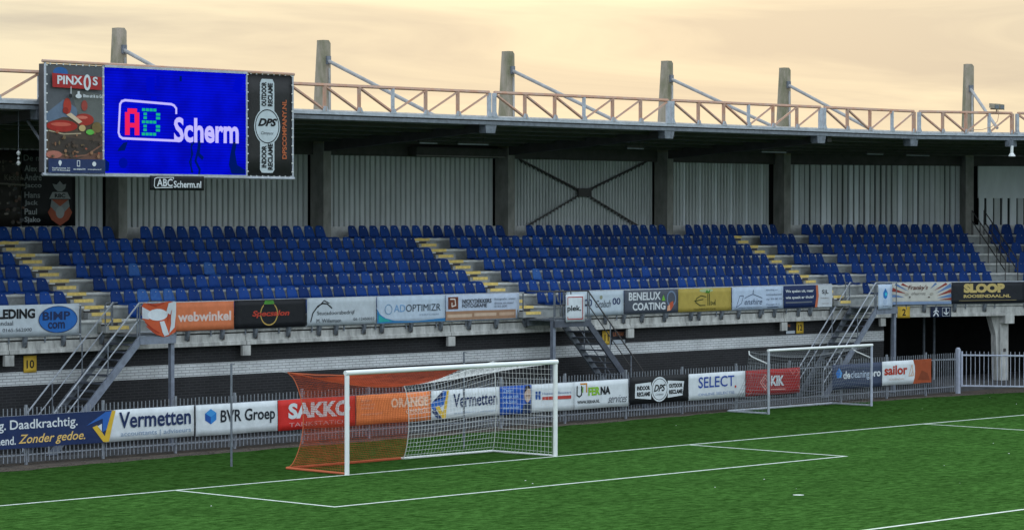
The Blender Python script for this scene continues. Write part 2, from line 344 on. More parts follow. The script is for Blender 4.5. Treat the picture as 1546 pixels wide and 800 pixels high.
# front beam panels, joint stubs, brackets
joints = [-13.8, -5.45, 2.86, 11.17, 19.5, 27.6, None]
PR = [(11.2, 2.62), (11.2, 2.72), (11.24, 2.74), (11.24, 2.98), (11.2, 3.0), (11.2, 3.06), (11.5, 3.06), (11.5, 2.62)]
for a, b in zip(joints[:-1], joints[1:]):
    mb = MB(); e0 = f0(a+.012, 11.2)[0]
    ringA = [(a+.012, t, z) for t, z in PR]
    ringB = [(b-.012, t, z) for t, z in PR] if b is not None else [(B1(t)[0]-.005, t, z) for t, z in PR]
    mb.sweep([ringA, ringB], M['concrete']); mb.build('beam_panel', GS)
mb = MB(); mb.sweep([[(*f1(.005, t), z) for t, z in PR], [(*B2(t), z) for t, z in PR]], M['concrete']); mb.build('beam_panel', GS)
mb = MB(); mb.sweep([[(*f2(.012, t), z) for t, z in PR], [(*f2(9, t), z) for t, z in PR]], M['concrete']); mb.build('beam_panel', GS)
for x in (-5.45, 2.86, 11.17, 19.5, 27.6, 33.35):
    mb = MB(); mb.box(x-.15, x+.15, 11.19, 11.29, 2.31, 2.60, M['concrete']); mb.build('beam_seat_block', GS)
bx = [-4.98, -3.7, -2.4, .63, 1.91, 3.15, 4.42, 5.62, 6.3, 7.43, 8.17, 9.38, 10.66, 11.9, 13.1, 14.43, 15.6, 17.0, 18.2, 19.1, 20.01, 21.15, 22.51, 22.92, 24.11, 25.03, 26.2, 26.99, 28.33, 29.01, 30.23]
def bracket(fr, s):
    mb = MB()
    q = lambda ss, t, z: (*fr(ss, t), z)
    pr = [(11.195, 3.07), (11.08, 3.07), (11.12, 2.92), (11.195, 2.80)]
    mb.sweep([[q(s-.05, t, z) for t, z in pr], [q(s+.05, t, z) for t, z in pr]], M['steel_d'])
    mb.fbox(fr, s+.055, s+.10, 11.17, 11.238, 2.78, 3.0, M['dark']); mb.build('rail_bracket', GS)
for x in bx: bracket(f0, x)
for s in (.55, 1.8, 3.1, 4.4): bracket(f1, s)
# brick base wall with the white band
mb = MB(); W0, W1 = 11.5, 11.8
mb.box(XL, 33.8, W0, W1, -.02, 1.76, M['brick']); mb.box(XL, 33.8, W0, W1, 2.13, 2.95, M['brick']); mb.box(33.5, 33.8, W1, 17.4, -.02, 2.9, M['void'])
bw = mb.build('brick_wall', GS)
mb = MB(); mb.box(XL, 33.80, W0-.004, W1-.01, 1.76, 2.13, M['brickw']); mb.build('white_brick_band', bw)
# back wall of the undercroft and rear skin
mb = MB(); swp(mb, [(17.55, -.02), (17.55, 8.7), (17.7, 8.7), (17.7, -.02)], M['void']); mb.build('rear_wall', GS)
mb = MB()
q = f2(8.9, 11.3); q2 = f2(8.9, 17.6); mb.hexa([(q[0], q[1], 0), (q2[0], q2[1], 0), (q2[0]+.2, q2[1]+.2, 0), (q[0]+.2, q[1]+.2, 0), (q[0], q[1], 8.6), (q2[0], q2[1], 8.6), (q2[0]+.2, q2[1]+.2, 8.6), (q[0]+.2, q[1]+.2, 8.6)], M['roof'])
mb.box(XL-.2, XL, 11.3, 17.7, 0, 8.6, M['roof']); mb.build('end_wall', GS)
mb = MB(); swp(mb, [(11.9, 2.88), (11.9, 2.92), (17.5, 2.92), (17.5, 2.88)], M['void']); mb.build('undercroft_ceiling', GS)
# concrete pillar with haunch and pipes in the undercroft
mb = MB(); sp = LN(11.3)-.78
mb.fbox(f1, sp-.16, sp+.20, 11.42, 11.62, .2, 2.60, M['concrete'])
hp = [(sp-.16, .2), (sp-.24, .2), (sp-.28, 1.9), (sp-.50, 2.6), (sp-.16, 2.6)]
mb.sweep([[(*f1(a, 11.5), z) for a, z in hp], [(*f1(a, 11.75), z) for a, z in hp]], M['concrete']); pl = mb.build('pillar', GS)
mb = MB(); mb.fbox(f1, sp-.15, sp+.24, 11.16, 11.42, 2.33, 2.62, M['concrete']); mb.build('bearing_block', pl)
mb = MB(); mb.fbox(f1, sp-.02, sp+.08, 11.40, 11.419, 1.28, 1.40, M['dark']); mb.build('number_plate', pl)
for s, t in ((1.5, 12.5), (4.3, 14.2), (4.75, 14.2)):
    mb = MB(); p = f1(s, t); mb.tube((*p, .22), (*p, 2.9), .05, M['steel_d'], 8); mb.build('drain_pipe', GS)
mb = MB(); p = f1(3.6, 12.8); p2 = f1(4.6, 12.8); mb.tube((*p, .95), (*p2, .95), .03, M['steel']); mb.tube((*p2, .22), (*p2, .95), .03, M['steel']); mb.tube((*p, .22), (*p, .95), .03, M['steel']); mb.build('barrier_rail', GS)

# roof columns with tie rods
colx = [-5.9, 2.44, 10.70, 19.2, 27.5, 34.5]
def column(base, d, tie_d, tie_len=5.1, ztop=11.8):
    # base = near-left corner (x,y); d = along direction; rear = perpendicular
    n = (-d[1], d[0]); mb = MB()
    def P(a, b, z): return (base[0]+d[0]*a+n[0]*b, base[1]+d[1]*a+n[1]*b, z)
    def ring(z, a0, a1, b0, b1): return [P(a0, b0, z), P(a1, b0, z), P(a1, b1, z), P(a0, b1, z)]
    mb.sweep([ring(4.9, 0, .33, 0, .62), ring(8.6, 0, .33, 0, .62)], M['concrete_dark'])
    mb.sweep([ring(8.6, 0, .33, 0, .60), ring(9.6, 0, .33, 0, .48), ring(ztop, .02, .33, .02, .33)], M['moss_conc'])
    mb.sweep([ring(ztop, .02, .33, .02, .33), ring(ztop+.09, .02, .25, .02, .33)], M['moss_conc'])
    c = mb.build('roof_column', GS)
    m2 = MB(); a = Vector(P(.2, .05, 11.25)); b = a+Vector((tie_d[0]*tie_len, tie_d[1]*tie_len, -tie_len*.385))
    m2.tube(a, b, .06, M['tie'], 8); m2.build('tie_rod', c)
    m3 = MB(); m3.sweep([ring(11.12, .12, .28, -.06, .02), ring(11.38, .12, .28, -.06, .02)], M['steel_d']); m3.build('tie_bracket', c)
    m4 = MB(); m4.sweep([ring(9.3, .22, .28, -.035, .0), ring(11.0, .22, .28, -.035, .02)], M['concrete']); m4.build('cover_strip', c)
for x in colx[:5]: column((x, 16.5), (1, 0), (0, -1))
column((33.85+.35, 16.45), (math.cos(R(11.25)), -math.sin(R(11.25))), (-math.sin(R(11.25)), -math.cos(R(11.25))), 4.9)
b6 = B2(16.5); a6 = R(33.75); column((b6[0]-.2, b6[1]+.12), (math.cos(a6), -math.sin(a6)), (-math.sin(R(42)), -math.cos(R(42))), 4.3, 12.12)

# cladding walls, bay by bay
def clad_bay(name, fr, s0, s1, t, z0, z1, npan, kinds, style='pan'):
    bay = MB(); bay.fbox(fr, s0, s1, t+.06, t+.10, z0, z1, M['groove']); b = bay.build(name, GS)
    wp = (s1-s0)/npan; cache = {}
    for i in range(npan):
        a = s0+i*wp; mb = MB()
        if style == 'pan':
            nr = 5; g = wp/nr
            for j in range(nr):
                m = M[kinds[(i*3+j*5) % len(kinds)]]
                o = a+j*g; pts = [(o+.004, t+.056), (o+.024, t), (o+g-.056, t), (o+g-.036, t+.056)]
                mb.sweep([[(*fr(p, q_), z0) for p, q_ in pts], [(*fr(p, q_), z1) for p, q_ in pts]], m, closed=False)
        else:
            nr = 3; g = wp/nr
            for j in range(nr):
                m = M[random.choice(kinds)]; dd = random.choice((0, .02))
                o = a+j*g; g2 = g*random.uniform(.66, .86); pts = [(o, t+.055), (o+.01, t+dd), (o+g2, t+dd), (o+g2+.01, t+.055)]
                mb.sweep([[(*fr(p, q_), z0) for p, q_ in pts], [(*fr(p, q_), z1) for p, q_ in pts]], m, closed=False)
        mb.build('cladding_panel', b)
    return b
TW = 17.14
clad_bay('cladding_bay', f0, -13, -5.6, TW, 5.95, 8.4, 7, ['clad'])
clad_bay('cladding_bay', f0, -5.55, 2.40, TW, 5.95, 8.4, 7, ['clad', 'clad', 'clad_l'])
clad_bay('cladding_bay', f0, 2.80, 10.66, TW, 5.95, 8.4, 7, ['clad'])
clad_bay('cladding_bay', f0, 11.06, 19.16, TW, 5.95, 8.4, 7, ['clad'])
clad_bay('cladding_bay', f0, 19.56, 27.46, TW, 5.95, 8.4, 10, ['clad'])
clad_bay('cladding_bay', f0, 27.86, 34.2, TW, 5.95, 8.4, 7, ['clad', 'clad_l', 'clad'])
clad_bay('cladding_bay', f1, .45, LN(TW)-.15, TW, 5.95, 8.4, 11, ['clad_l', 'clad', 'clad', 'clad', 'clad_l'], 'strip')
clad_bay('cladding_bay', f2, .55, 8.8, TW, 5.95, 7.0, 9, ['clad_l', 'clad_l', 'clad'], 'strip')
mb = MB(); mb.fbox(f2, .5, 8.8, TW-.03, TW+.05, 7.0, 8.4, M['clad_l']); mb.build('white_wall_panel', GS)
mb = MB(); swp(mb, [(17.02, 5.5), (17.02, 5.90), (17.0, 5.90), (17.0, 5.95), (17.3, 5.95), (17.3, 5.5)], M['nosing']); mb.build('wall_plinth', GS)
mb = MB(); swp(mb, [(16.98, 8.25), (16.98, 8.72), (17.5, 8.72), (17.5, 8.25)], M['dark']); mb.build('header_beam', GS)
mb = MB(); mb.box(14.9, 19.15, 16.55, 16.95, 8.28, 8.56, M['dark']); mb.tube((14.9, 16.55, 8.28), (19.1, 16.55, 8.28), .02, M['roof']); mb.build('air_duct', GS)
# X brace in the middle bay: serrated angle bars with a gusset plate
cx, cz = 23.6, 7.12
for ex, ez in ((20.3, 8.25), (26.95, 8.25), (20.7, 5.95), (26.5, 5.95)):
    mb = MB(); a = Vector((ex, 17.03, ez)); b = Vector((cx, 17.03, cz)); mb.tube(a, b, .035, M['dark'], 4)
    n = 16; d = (b-a)/n
    for i in range(n):
        p = a+d*(i+.3); q = a+d*(i+.8); mb.add([p+Vector((0, .01, 0)), q+Vector((0, .01, 0)), q+Vector((0, .01, -.09)), p+Vector((0, .01, -.03)), p+Vector((0, .04, 0)), q+Vector((0, .04, 0)), q+Vector((0, .04, -.09)), p+Vector((0, .04, -.03))], [(0, 1, 2, 3), (4, 5, 6, 7), (0, 3, 7, 4), (1, 2, 6, 5), (3, 2, 6, 7)], M['dark'])
    mb.build('cross_brace', GS)
mb = MB(); mb.box(cx-.34, cx+.34, 16.96, 17.0, cz-.15, cz+.15, M['dark']); mb.build('gusset_plate', GS)

# roof slab, edge gutter and truss
mb = MB(); swp(mb, [(9.02, 9.10), (9.02, 9.2), (9.3, 9.22), (17.8, 8.85), (17.8, 8.62), (17.0, 8.68)], M['roof'], pf=roofpts); RF = mb.build('roof', GS)
mb = MB()
swp(mb, [(8.93, 9.17), (8.93, 9.26), (9.02, 9.26), (9.02, 9.17)], M['steel'], pf=roofpts)
swp(mb, [(8.99, 9.13), (8.99, 9.17), (9.1, 9.17), (9.1, 9.13)], M['dark'], pf=roofpts)
swp(mb, [(8.96, 9.03), (8.96, 9.13), (9.06, 9.13), (9.06, 9.03)], M['steel_d'], pf=roofpts)
mb.build('gutter', RF)
mb = MB(); swp(mb, [(9.55, 9.2), (9.55, 9.33), (9.6, 9.33), (9.6, 9.2)], M['nosing'], pf=roofpts); mb.build('roof_upstand', RF)
def truss(P, n, name='edge_truss'):
    # P(i) -> (x,y) of node i of n bays
    mb = MB(); a = P(0); b = P(n); mb.tube((*a, 10.0), (*b, 10.0), .052, M['backlit'], 4); t = mb.build(name, GS)
    for i in range(n+1):
        p = P(i); m2 = MB(); r = .075 if i in (0, n) else .062
        m2.tube((*p, 9.26), (*p, 9.98), r, M['backlit'] if i % 3 else M['steel'], 4); m2.build('truss_post', t)
        m3 = MB(); m3.prism([(p[0]-.13, 9.26), (p[0]+.13, 9.26), (p[0]+.06, 9.4), (p[0]-.06, 9.4)], 'y', p[1]-.05, p[1]-.04, M['steel']); m3.build('gusset', t)
    for i in range(n):
        p, q = P(i), P(i+1); m2 = MB()
        if i < n/2: m2.tube((*p, 9.97), (*q, 9.29), .044, M['backlit'], 4)
        else: m2.tube((*p, 9.29), (*q, 9.97), .044, M['backlit'], 4)
        m2.build('truss_diagonal', t)
def seg(x0, x1, n): return lambda i: (x0+(x1-x0)*i/n, 8.97)
truss(seg(-14.2, -6.12, 6), 6); truss(seg(-5.85, 2.28, 6), 6); truss(seg(2.5, 10.52, 6), 6); truss(seg(10.74, 18.74, 6), 6)
truss(seg(18.96, 26.70, 6), 6); truss(seg(26.92, 32.1, 4), 4)
truss(lambda i: rf1(.12+3.9*i/4, 8.97), 4); truss(lambda i: rf2(.12+1.0*i, 8.97), 6)
for x in (-5.98, 2.4, 10.62, 18.84, 26.8, 32.15):
    mb = MB(); mb.prism([(x-.24, 9.03), (x+.24, 9.03), (x+.17, 8.78), (x-.22, 8.78)], 'y', 8.98, 9.25, M['steel_d'])
    mb.box(x-.09, x+.09, 9.25, 9.4, 8.82, 9.05, M['steel_d']); mb.build('roof_joint_bracket', GS)
for x in (-5.75, 2.6, 10.85, 19.35, 27.65):
    mb = MB(); mb.hexa([(x-.12, 9.3, 8.85), (x+.12, 9.3, 8.85), (x+.12, 16.6, 8.35), (x-.12, 16.6, 8.35), (x-.12, 9.3, 9.11), (x+.12, 9.3, 9.11), (x+.12, 16.6, 8.69), (x-.12, 16.6, 8.69)], M['dark']); mb.build('roof_rafter', GS)
mb = MB(); p = rf1(2.05*2, 8.98); mb.box(p[0]-.25, p[0]+.2, p[1], p[1]+.2, 8.8, 9.03, M['steel_d']); mb.build('roof_joint_bracket', GS)
for t_ in (10.2, 11.6, 13.0, 14.4, 15.8):
    mb = MB(); zz = 9.09-(t_-9.0)*.052; swp(mb, [(t_, zz-.10), (t_, zz), (t_+.07, zz), (t_+.07, zz-.10)], M['dark'], pf=roofpts); mb.build('roof_purlin', GS)
# fluorescent battens hung under the roof (off)
for i, (xa, xb, y) in enumerate([(4.4, 5.4, 13), (11.5, 12.3, 13), (13.2, 14.6, 13), (21.3, 22.15, 13), (28.5, 29.9, 13), (33.9, 34.9, 12.4), (36.6, 38.1, 12.6)]):
    z = 8.62
    mb = MB(); mb.box(xa, xb, y-.05, y+.05, z-.03, z+.03, M['dark']); mb.tube((xa+.02, y-.04, z-.05), (xb-.02, y-.04, z-.05), .022, M['steel'], 8)
    mb.tube((xa+.2, y, z), (xa+.2, y, z+.28), .01, M['dark']); mb.tube((xb-.2, y, z), (xb-.2, y, z+.28), .01, M['dark'])
    tag(mb.build('batten_light'), ['unlit strip light under the roof just right of the big screen', 'short unlit strip light under the roof above the second pillar bay',
        'long unlit strip light under the roof beside the air duct', 'unlit strip light under the roof above the cross braced bay', 'unlit strip light under the roof left of the fourth truss joint',
        'unlit strip light under the roof where the stand starts to bend', 'unlit strip light under the roof above the rightmost ribbed bay'][i], 'strip light', 'strip lights under the stand roof')

# ------------------------------------------------------------------ front railings
def railing(fr, s0, s1, label, hoop=(False, False)):
    mb = MB(); pts = [(*fr(s0, 11.17), 3.88), (*fr(s1, 11.17), 3.88)]
    mb.tube(pts[0], pts[1], .026, M['steel'], 6); mb.tube((*fr(s0, 11.17), 3.09), (*fr(s1, 11.17), 3.09), .02, M['steel'], 6)
    o = mb.build('front_railing'); tag(o, label, 'railing', 'front railings of the stand')
    n = max(1, round((s1-s0)/1.25))
    for i in range(n+1):
        p = fr(s0+(s1-s0)*i/n, 11.19); m2 = MB(); m2.tube((*p, 2.9), (*p, 3.87), .024, M['steel_d'], 6); m2.build('railing_post', o)
railing(f0, -15, -3.1, 'steel front railing carrying the white banner left of the left stairs')
railing(f0, -1.05, 14.35, 'steel front railing between the left and middle stairs')
railing(f0, 16.25, 30.22, 'steel front railing between the middle and right stairs')
railing(f1, -.2, LN(11.17)-.05, 'steel front railing right of the right stairs')
railing(f2, .1, 8, 'steel front railing section at the right edge of the photo')

# ------------------------------------------------------------------ stairs
def stairs(label, xt, sgn, zt=3.04, ya=9.9, yb=11.08, land=1.25, rail='steel', body='stair'):
    """flight whose top nosing is at x=xt; sgn -1: foot lies to the left"""
    T = thing('steel_staircase', label, 'stairs', (xt, (ya+yb)/2, 0), 'steel stairs up to the stand')
    ox, oy = xt, (ya+yb)/2
    def bl(mb, name, par=None):
        mb.v = [(a-ox, b-oy, c) for a, b, c in mb.v] if par is None else mb.v
        return mb.build(name, par or T)
    def W(mb, name, par=T):      # world-coordinate build under T
        mb.v = [(a-ox, b-oy, c) for a, b, c in mb.v]; return mb.build(name, par)
    run = zt/1.03; xf = xt+sgn*run
    for y in (ya, yb-.06):
        mb = MB(); h = .24
        pr = [(xt, zt), (xf, 0.0), (xf+sgn*h*.9, 0.0), (xt+sgn*.02, zt-h*.0+.0)]
        pr = [(xt, zt+.02), (xt, zt-.26), (xf-sgn*.17, 0), (xf+sgn*.14, 0)]
        mb.prism(pr, 'y', y, y+.06, M['steel_d'] if y > 10 else M[body])
        W(mb, 'stringer')
    n = 15
    for i in range(1, n):
        z = zt*i/n; x = xf+(xt-xf)*i/n
        mb = MB(); mb.box(x-.14, x+.14, ya+.063, yb-.063, z-.035, z, M['stair_dark']); W(mb, 'tread')
    # landing deck
    mb = MB(); lx0, lx1 = (xt, xt+land) if sgn < 0 else (xt-land, xt)
    mb.box(lx0+.003, lx1, ya, yb, zt-.02, zt+.02, M['steel_d']); mb.box(lx0+.003, lx1, ya-.02, ya+.05, zt-.22, zt-.021, M[body])
    mb.box(lx0+.003, lx1, yb-.07, yb, zt-.2, zt-.021, M['steel_d']); L_ = W(mb, 'landing')
    xp = lx1-.06 if sgn < 0 else lx0+.06
    mb = MB(); mb.box(xp-.06, xp+.06, ya+.05, ya+.17, 0, zt-.022, M['stair']); W(mb, 'support_post')
    # handrails: top + knee, both sides
    for y in (ya+.03, yb-.03):
        m_ = M[rail] if y < 10.5 else M['steel_d' if rail == 'dark' else 'steel']
        for h, r in ((.9, .024), (.46, .018)):
            mb = MB(); top_ = (xt, y, zt+h); foot = (xf+sgn*.05, y, .05+h)
            p = [top_, foot, (foot[0]+sgn*.04, y, .0 if h > .8 else .35)]
            if y < 10.5: p = [(lx1 if sgn < 0 else lx0, y, zt+h)]+p
            mb.path(p, r, m_); W(mb, 'handrail')
        for fx in (.02, .36, .70):
            x = xt+(xf-xt)*fx; z = zt*(1-fx); mb = MB(); mb.tube((x, y, z), (x, y, z+.9), .02, M['steel_d']); W(mb, 'baluster')
    y = ya+.03; xe = lx1 if sgn < 0 else lx0
    for x in ((lx0+.02), (lx0+lx1)/2, lx1-.02):
        mb = MB(); mb.tube((x, y, zt), (x, y, zt+.9), .02, M['steel_d']); W(mb, 'baluster')
    mb = MB(); mb.path([(xe, ya+.03, zt+.9), (xe, yb, zt+.9)], .024, M['steel_d']); mb.path([(xe, ya+.03, zt+.46), (xe, yb, zt+.46)], .018, M['steel_d']); W(mb, 'handrail')
    mb = MB()    # short return rails through the gap in the front railing
    for dx in (-.25, .0):
        xx = (xt+sgn*(.0)-sgn*0.0) if False else (lx0+.02 if sgn < 0 else lx1-.02)
        mb.path([(xx+dx, yb+.02, zt+.06), (xx+dx, yb+.02, zt+.82), (xx+dx+.06, yb+.05, zt+.88), (xx+dx+.2, yb+.06, zt+.88)], .02, M['steel_d'])
    W(mb, 'gap_hoop')
    return T
stairs('galvanised steel stairs left of the orange banner, rising to the right', -2.09, -1)
stairs('dark steel stairs behind the big goal, descending to the right of the square plek sign', 16.0, 1, land=1.6, rail='dark', body='stair_dark')
stairs('galvanised steel stairs behind the small training goal, rising to the right', 31.18, -1)
# dark zigzag aisle handrail near the right-hand corner
H = thing('aisle_handrail', 'black steel aisle handrail running down the corner steps at right', 'handrail', (0, 0, 0))
for off, zo in ((0, .95), (0, .55), (.55, .95), (.55, .55)):
    mb = MB(); pts = [(*f2(.25+off*.6, 16.2-.0*i), 0) for i in range(1)]
    a = Vector((*f1(LN(16.3)-.05+off, 16.3), Zd[0]+zo)); b = Vector((*f1(LN(11.9)-.55+off, 11.9), Zd[5]-.1+zo))
    mb.path([a+Vector((0, 0, 0)), b], .022, M['dark']); mb.build('sloping_rail', H)
for j in range(5):
    for off in (0, .55):
        t = 16.3-j*1.1; fr_ = j*1.1/4.4; s = (LN(16.3)-.05+off)*(1-fr_)+(LN(11.9)-.55+off)*fr_
        p = f1(s, t); z = Zd[0]+(Zd[5]-.1-Zd[0])*fr_; mb = MB(); mb.tube((*p, z-.2), (*p, z+.95), .02, M['dark']); mb.build('upright', H)

# ------------------------------------------------------------------ seats
def seat_meshes(m):
    mb = MB(); nx = 5
    def bk(u, v):   # u -1..1 across, v 0..1 up
        wv = .214-.045*v-.035*max(0, v-.75)/.25
        x = u*wv; z = .045+v*.375-(.022*abs(u)**3*max(0, v-.5)*2)
        y = v*.115+.04*(1-abs(u)**2)*(.4+.6*v)-.05
        return x, y, z
    us = [-1, -.75, -.35, 0, .35, .75, 1]; vv = [0, .3, .6, .85, 1]
    fr = [[bk(u, v) for u in us] for v in vv]
    vs = []; fs = []; W = len(us)
    for row in fr: vs += row
    nfr = len(vs)
    for row in fr: vs += [(x, y+.018, z) for x, y, z in row]
    for i in range(len(vv)-1):
        for j in range(W-1):
            a = i*W+j; fs.append((a, a+1, a+1+W, a+W)); fs.append((nfr+a, nfr+a+W, nfr+a+1+W, nfr+a+1))
    for i in range(len(vv)-1):
        a = i*W; fs.append((a, a+W, nfr+a+W, nfr+a)); b = i*W+W-1; fs.append((b, nfr+b, nfr+b+W, b+W))
    for j in range(W-1):
        a = (len(vv)-1)*W+j; fs.append((a, a+1, nfr+a+1, nfr+a)); fs.append((j, nfr+j, nfr+j+1, j+1))
    mb.add(vs, fs, m); back = mb
    pb = MB()
    pr = [(-.02, .05), (-.15, .032), (-.32, .045), (-.40, .03), (-.405, .0), (-.39, .002), (-.32, .02), (-.15, .008), (.0, .02)]
    rings = []
    for u in us:
        k = 1 if abs(u) < .9 else .93
        rings.append([(u*.222, y*k, z+.02*abs(u)**2) for y, z in pr])
    pb.sweep(rings, m)
    bb = MB(); bb.tube((.05, .085, .335), (.05, .055, .335), .012, M['netw'], 6)
    return back, pb, bb
sb = {k: seat_meshes(M[k]) for k in ('seat', 'seatd', 'seatf')}
sm = {k: (a.mesh('backrest', True), b.mesh('seat_pan'), c.mesh('seat_bolt')) for k, (a, b, c) in sb.items()}
seats = []   # (x, y, z, rz, block, idx, row, variant)
def fill(fr, s0, s1, k, rz, block, pitch, skip=()):
    n = int((s1-s0)/pitch+.5); pp = (s1-s0)/n
    for i in range(n):
        s = s0+pp*(i+.5)
        if any(a < s < b for a, b in skip): continue
        x, y = fr(s, Yr[k]-.02); seats.append([x, y, Zd[k]+.005, rz, block, i, k])
cols = [(x-.28, x+.75) for x in colx[:5]]
for k in range(7):
    if k == 0:
        fill(f0, -9.0, -2.6, 0, 0, 'A', .49, cols); fill(f0, -2.6, 13.9, 0, 0, 'B', .47, cols); fill(f0, 13.9, 30.2, 0, 0, 'C', .494, cols); fill(f0, 30.2, B1(Yr[0])[0]-.6, 0, 0, 'D', .48)
    elif k == 6:
        fill(f0, -9.0, -4.0, 6, 0, 'A', .49); fill(f0, -1.15, 13.4, 6, 0, 'B', .47); fill(f0, 15.4, 29.9, 6, 0, 'C', .494)
        fill(f0, 32.6, 33.15, 6, 0, 'D', .5); fill(f1, .9, LN(Yr[6])-1.1, 6, -R(22.5), 'E', .5); fill(f2, .1, 7.5, 6, -R(45), 'F', .5)
    else:
        fill(f0, -9.0, -2.63, k, 0, 'A', .49); fill(f0, -1.15, 13.88, k, 0, 'B', .47); fill(f0, 15.36, 30.22-.02*k, k, 0, 'C', .494)
        fill(f0, 31.6, B1(Yr[k])[0]-.35, k, 0, 'D', .46)
    if k < 6:
        e1 = LN(Yr[k])-.45-.09*k
        fill(f1, .28 if k > 0 else .55, e1, k, -R(22.5), 'E', .49)
        fill(f2, .35 if k else .55, 8, k, -R(45), 'F', .49)
drop = {('A', 5, 9)}
cp = Vector(cam.location)
seats = [s for s in seats if (s[4], s[6], s[5]) not in drop]
def vis(s):    # in the frame and not hidden behind the front banners
    d = Vector(s[:3])-cp; u = 773+4336.6*d.dot(R2_)/d.dot(F); return -25 < u < 1570
def hidden_front(s): return s[6] == 6 and not (s[4] == 'B' and s[0] < -.3 or s[4] == 'C' and s[0] < 17 or s[4] == 'D' or s[4] == 'A' and -5 < s[0])
for s in seats: s.append((Vector(s[:3])-cp).length if vis(s) and not hidden_front(s) else 1e6)
seats.sort(key=lambda s: s[7])
ORD = ['first', 'second', 'third', 'fourth', 'fifth', 'sixth', 'seventh', 'eighth', 'ninth', 'tenth', 'eleventh', 'twelfth', 'thirteenth', 'fourteenth', 'fifteenth', 'sixteenth', 'seventeenth', 'eighteenth', 'nineteenth', 'twentieth']
ORD += ['twenty-'+o for o in ORD[:9]]+['thirtieth']+['thirty-'+o for o in ORD[:9]]
BL = {'A': 'left-hand block', 'B': 'block right of the left steps', 'C': 'block right of the middle steps', 'D': 'short block right of the right steps', 'E': 'angled block', 'F': 'corner block'}
faded = {('B', 5, 2), ('B', 5, 3), ('B', 5, 4), ('B', 3, 4), ('B', 3, 10), ('C', 4, 3)}
rc = {}
def variant(s):
    if (s[4], s[6], s[5]) in faded: return 'seatf'
    return 'seatd' if random.random() < .30 else 'seat'
near = seats[:300]; rest = seats[300:]
order = {}
for s in sorted(near, key=lambda q: (q[4], q[6], q[5])): order.setdefault((s[4], s[6]), []).append(s)
ROWN = ['top', 'second', 'third', 'fourth', 'fifth', 'sixth', 'front']
for (b, k), lst in order.items():
    for s in lst:
        v = variant(s); n = ORD[min(s[5], len(ORD)-1)]
        if b == 'A':
            cnt = len([1 for q in lst if q[5] >= s[5]]); place = '%s seat left of the left-hand steps, %s row' % (ORD[cnt-1], ROWN[k])
        elif b in 'BC':
            cnt = len([1 for q in lst if q[5] <= s[5]])
            if k == 0: place = '%s seat of the %s row in the %s' % (ORD[cnt-1], ROWN[k], BL[b])
            else: place = '%s seat right of the %s steps, %s row' % (n, {'B': 'left-hand', 'C': 'middle'}[b], ROWN[k])
        else: place = '%s seat, %s row of the %s' % (n, ROWN[k], BL[b])
        lab = ('sun-faded ' if v == 'seatf' else 'blue seat, ')+place
        t = thing('stadium_seat', lab, 'seat', (s[0], s[1], s[2]), 'blue seats of the grandstand'); t.rotation_euler = (0, 0, s[3]+random.uniform(-.02, .02))
        inst('backrest', sm[v][0], t); inst('seat_pan', sm[v][1], t); inst('seat_bolt', sm[v][2], t)
mb = MB()
for s in rest:
    v = variant(s); c, sn = math.cos(s[3]), math.sin(s[3])
    for part in sb[v]:
        o = len(mb.v); mb.v += [(s[0]+a*c-b*sn, s[1]+a*sn+b*c, s[2]+z) for a, b, z in part.v]
        for f, mi_ in zip(part.f, part.m): mb.f.append(tuple(o+i for i in f)); mb.m.append(mb.mi(part.mats[mi_]))
tag(mb.build('distant_seats', kind='stuff', smooth=False), 'remaining rows of blue plastic seats towards the right of the stand', 'seats')

# ------------------------------------------------------------------ printed banners
def text_geo(txt, bold=0.0, shear=0.0):
    cu = bpy.data.curves.new('t', 'FONT'); cu.body = txt; cu.size = 1; cu.shear = shear; cu.offset = bold; cu.resolution_u = 3
    ob = bpy.data.objects.new('t', cu); C.objects.link(ob)
    me = bpy.data.meshes.new_from_object(ob.evaluated_get(bpy.context.evaluated_depsgraph_get()))
    vs = [(v.co.x, v.co.y) for v in me.vertices]; fs = [tuple(p.vertices) for p in me.polygons]
    bpy.data.objects.remove(ob); bpy.data.curves.remove(cu); bpy.data.meshes.remove(me)
    x0 = min(v[0] for v in vs); x1 = max(v[0] for v in vs); y0 = min(v[1] for v in vs); y1 = max(v[1] for v in vs)
    return [((x-x0)/(x1-x0), (y-y0)/max(1e-6, y1-y0)) for x, y in vs], fs
def sub_poly(pts, target):
    bm = bmesh.new(); vs = [bm.verts.new((x, y, 0)) for x, y in pts]; bm.faces.new(vs); bmesh.ops.triangulate(bm, faces=bm.faces)
    for it in range(5):
        ed = [e for e in bm.edges if e.calc_length() > target]
        if not ed: break
        bmesh.ops.subdivide_edges(bm, edges=ed, cuts=1, use_grid_fill=False); bmesh.ops.triangulate(bm, faces=[f for f in bm.faces if len(f.verts) > 3])
    bm.verts.index_update(); out = ([(v.co.x, v.co.y) for v in bm.verts], [tuple(v.index for v in f.verts) for f in bm.faces]); bm.free(); return out
def stroke(pts, wd):
    out = []
    for (a, b), (c, d) in zip(pts, pts[1:]):
        L_ = math.hypot(c-a, d-b) or 1e-6; nx, ny = -(d-b)/L_*wd/2, (c-a)/L_*wd/2; ex, ey_ = (c-a)/L_*wd*.3, (d-b)/L_*wd*.3
        out.append([(a+nx-ex, b+ny-ey_), (a-nx-ex, b-ny-ey_), (c-nx+ex, d-ny+ey_), (c+nx+ex, d+ny+ey_)])
    return out
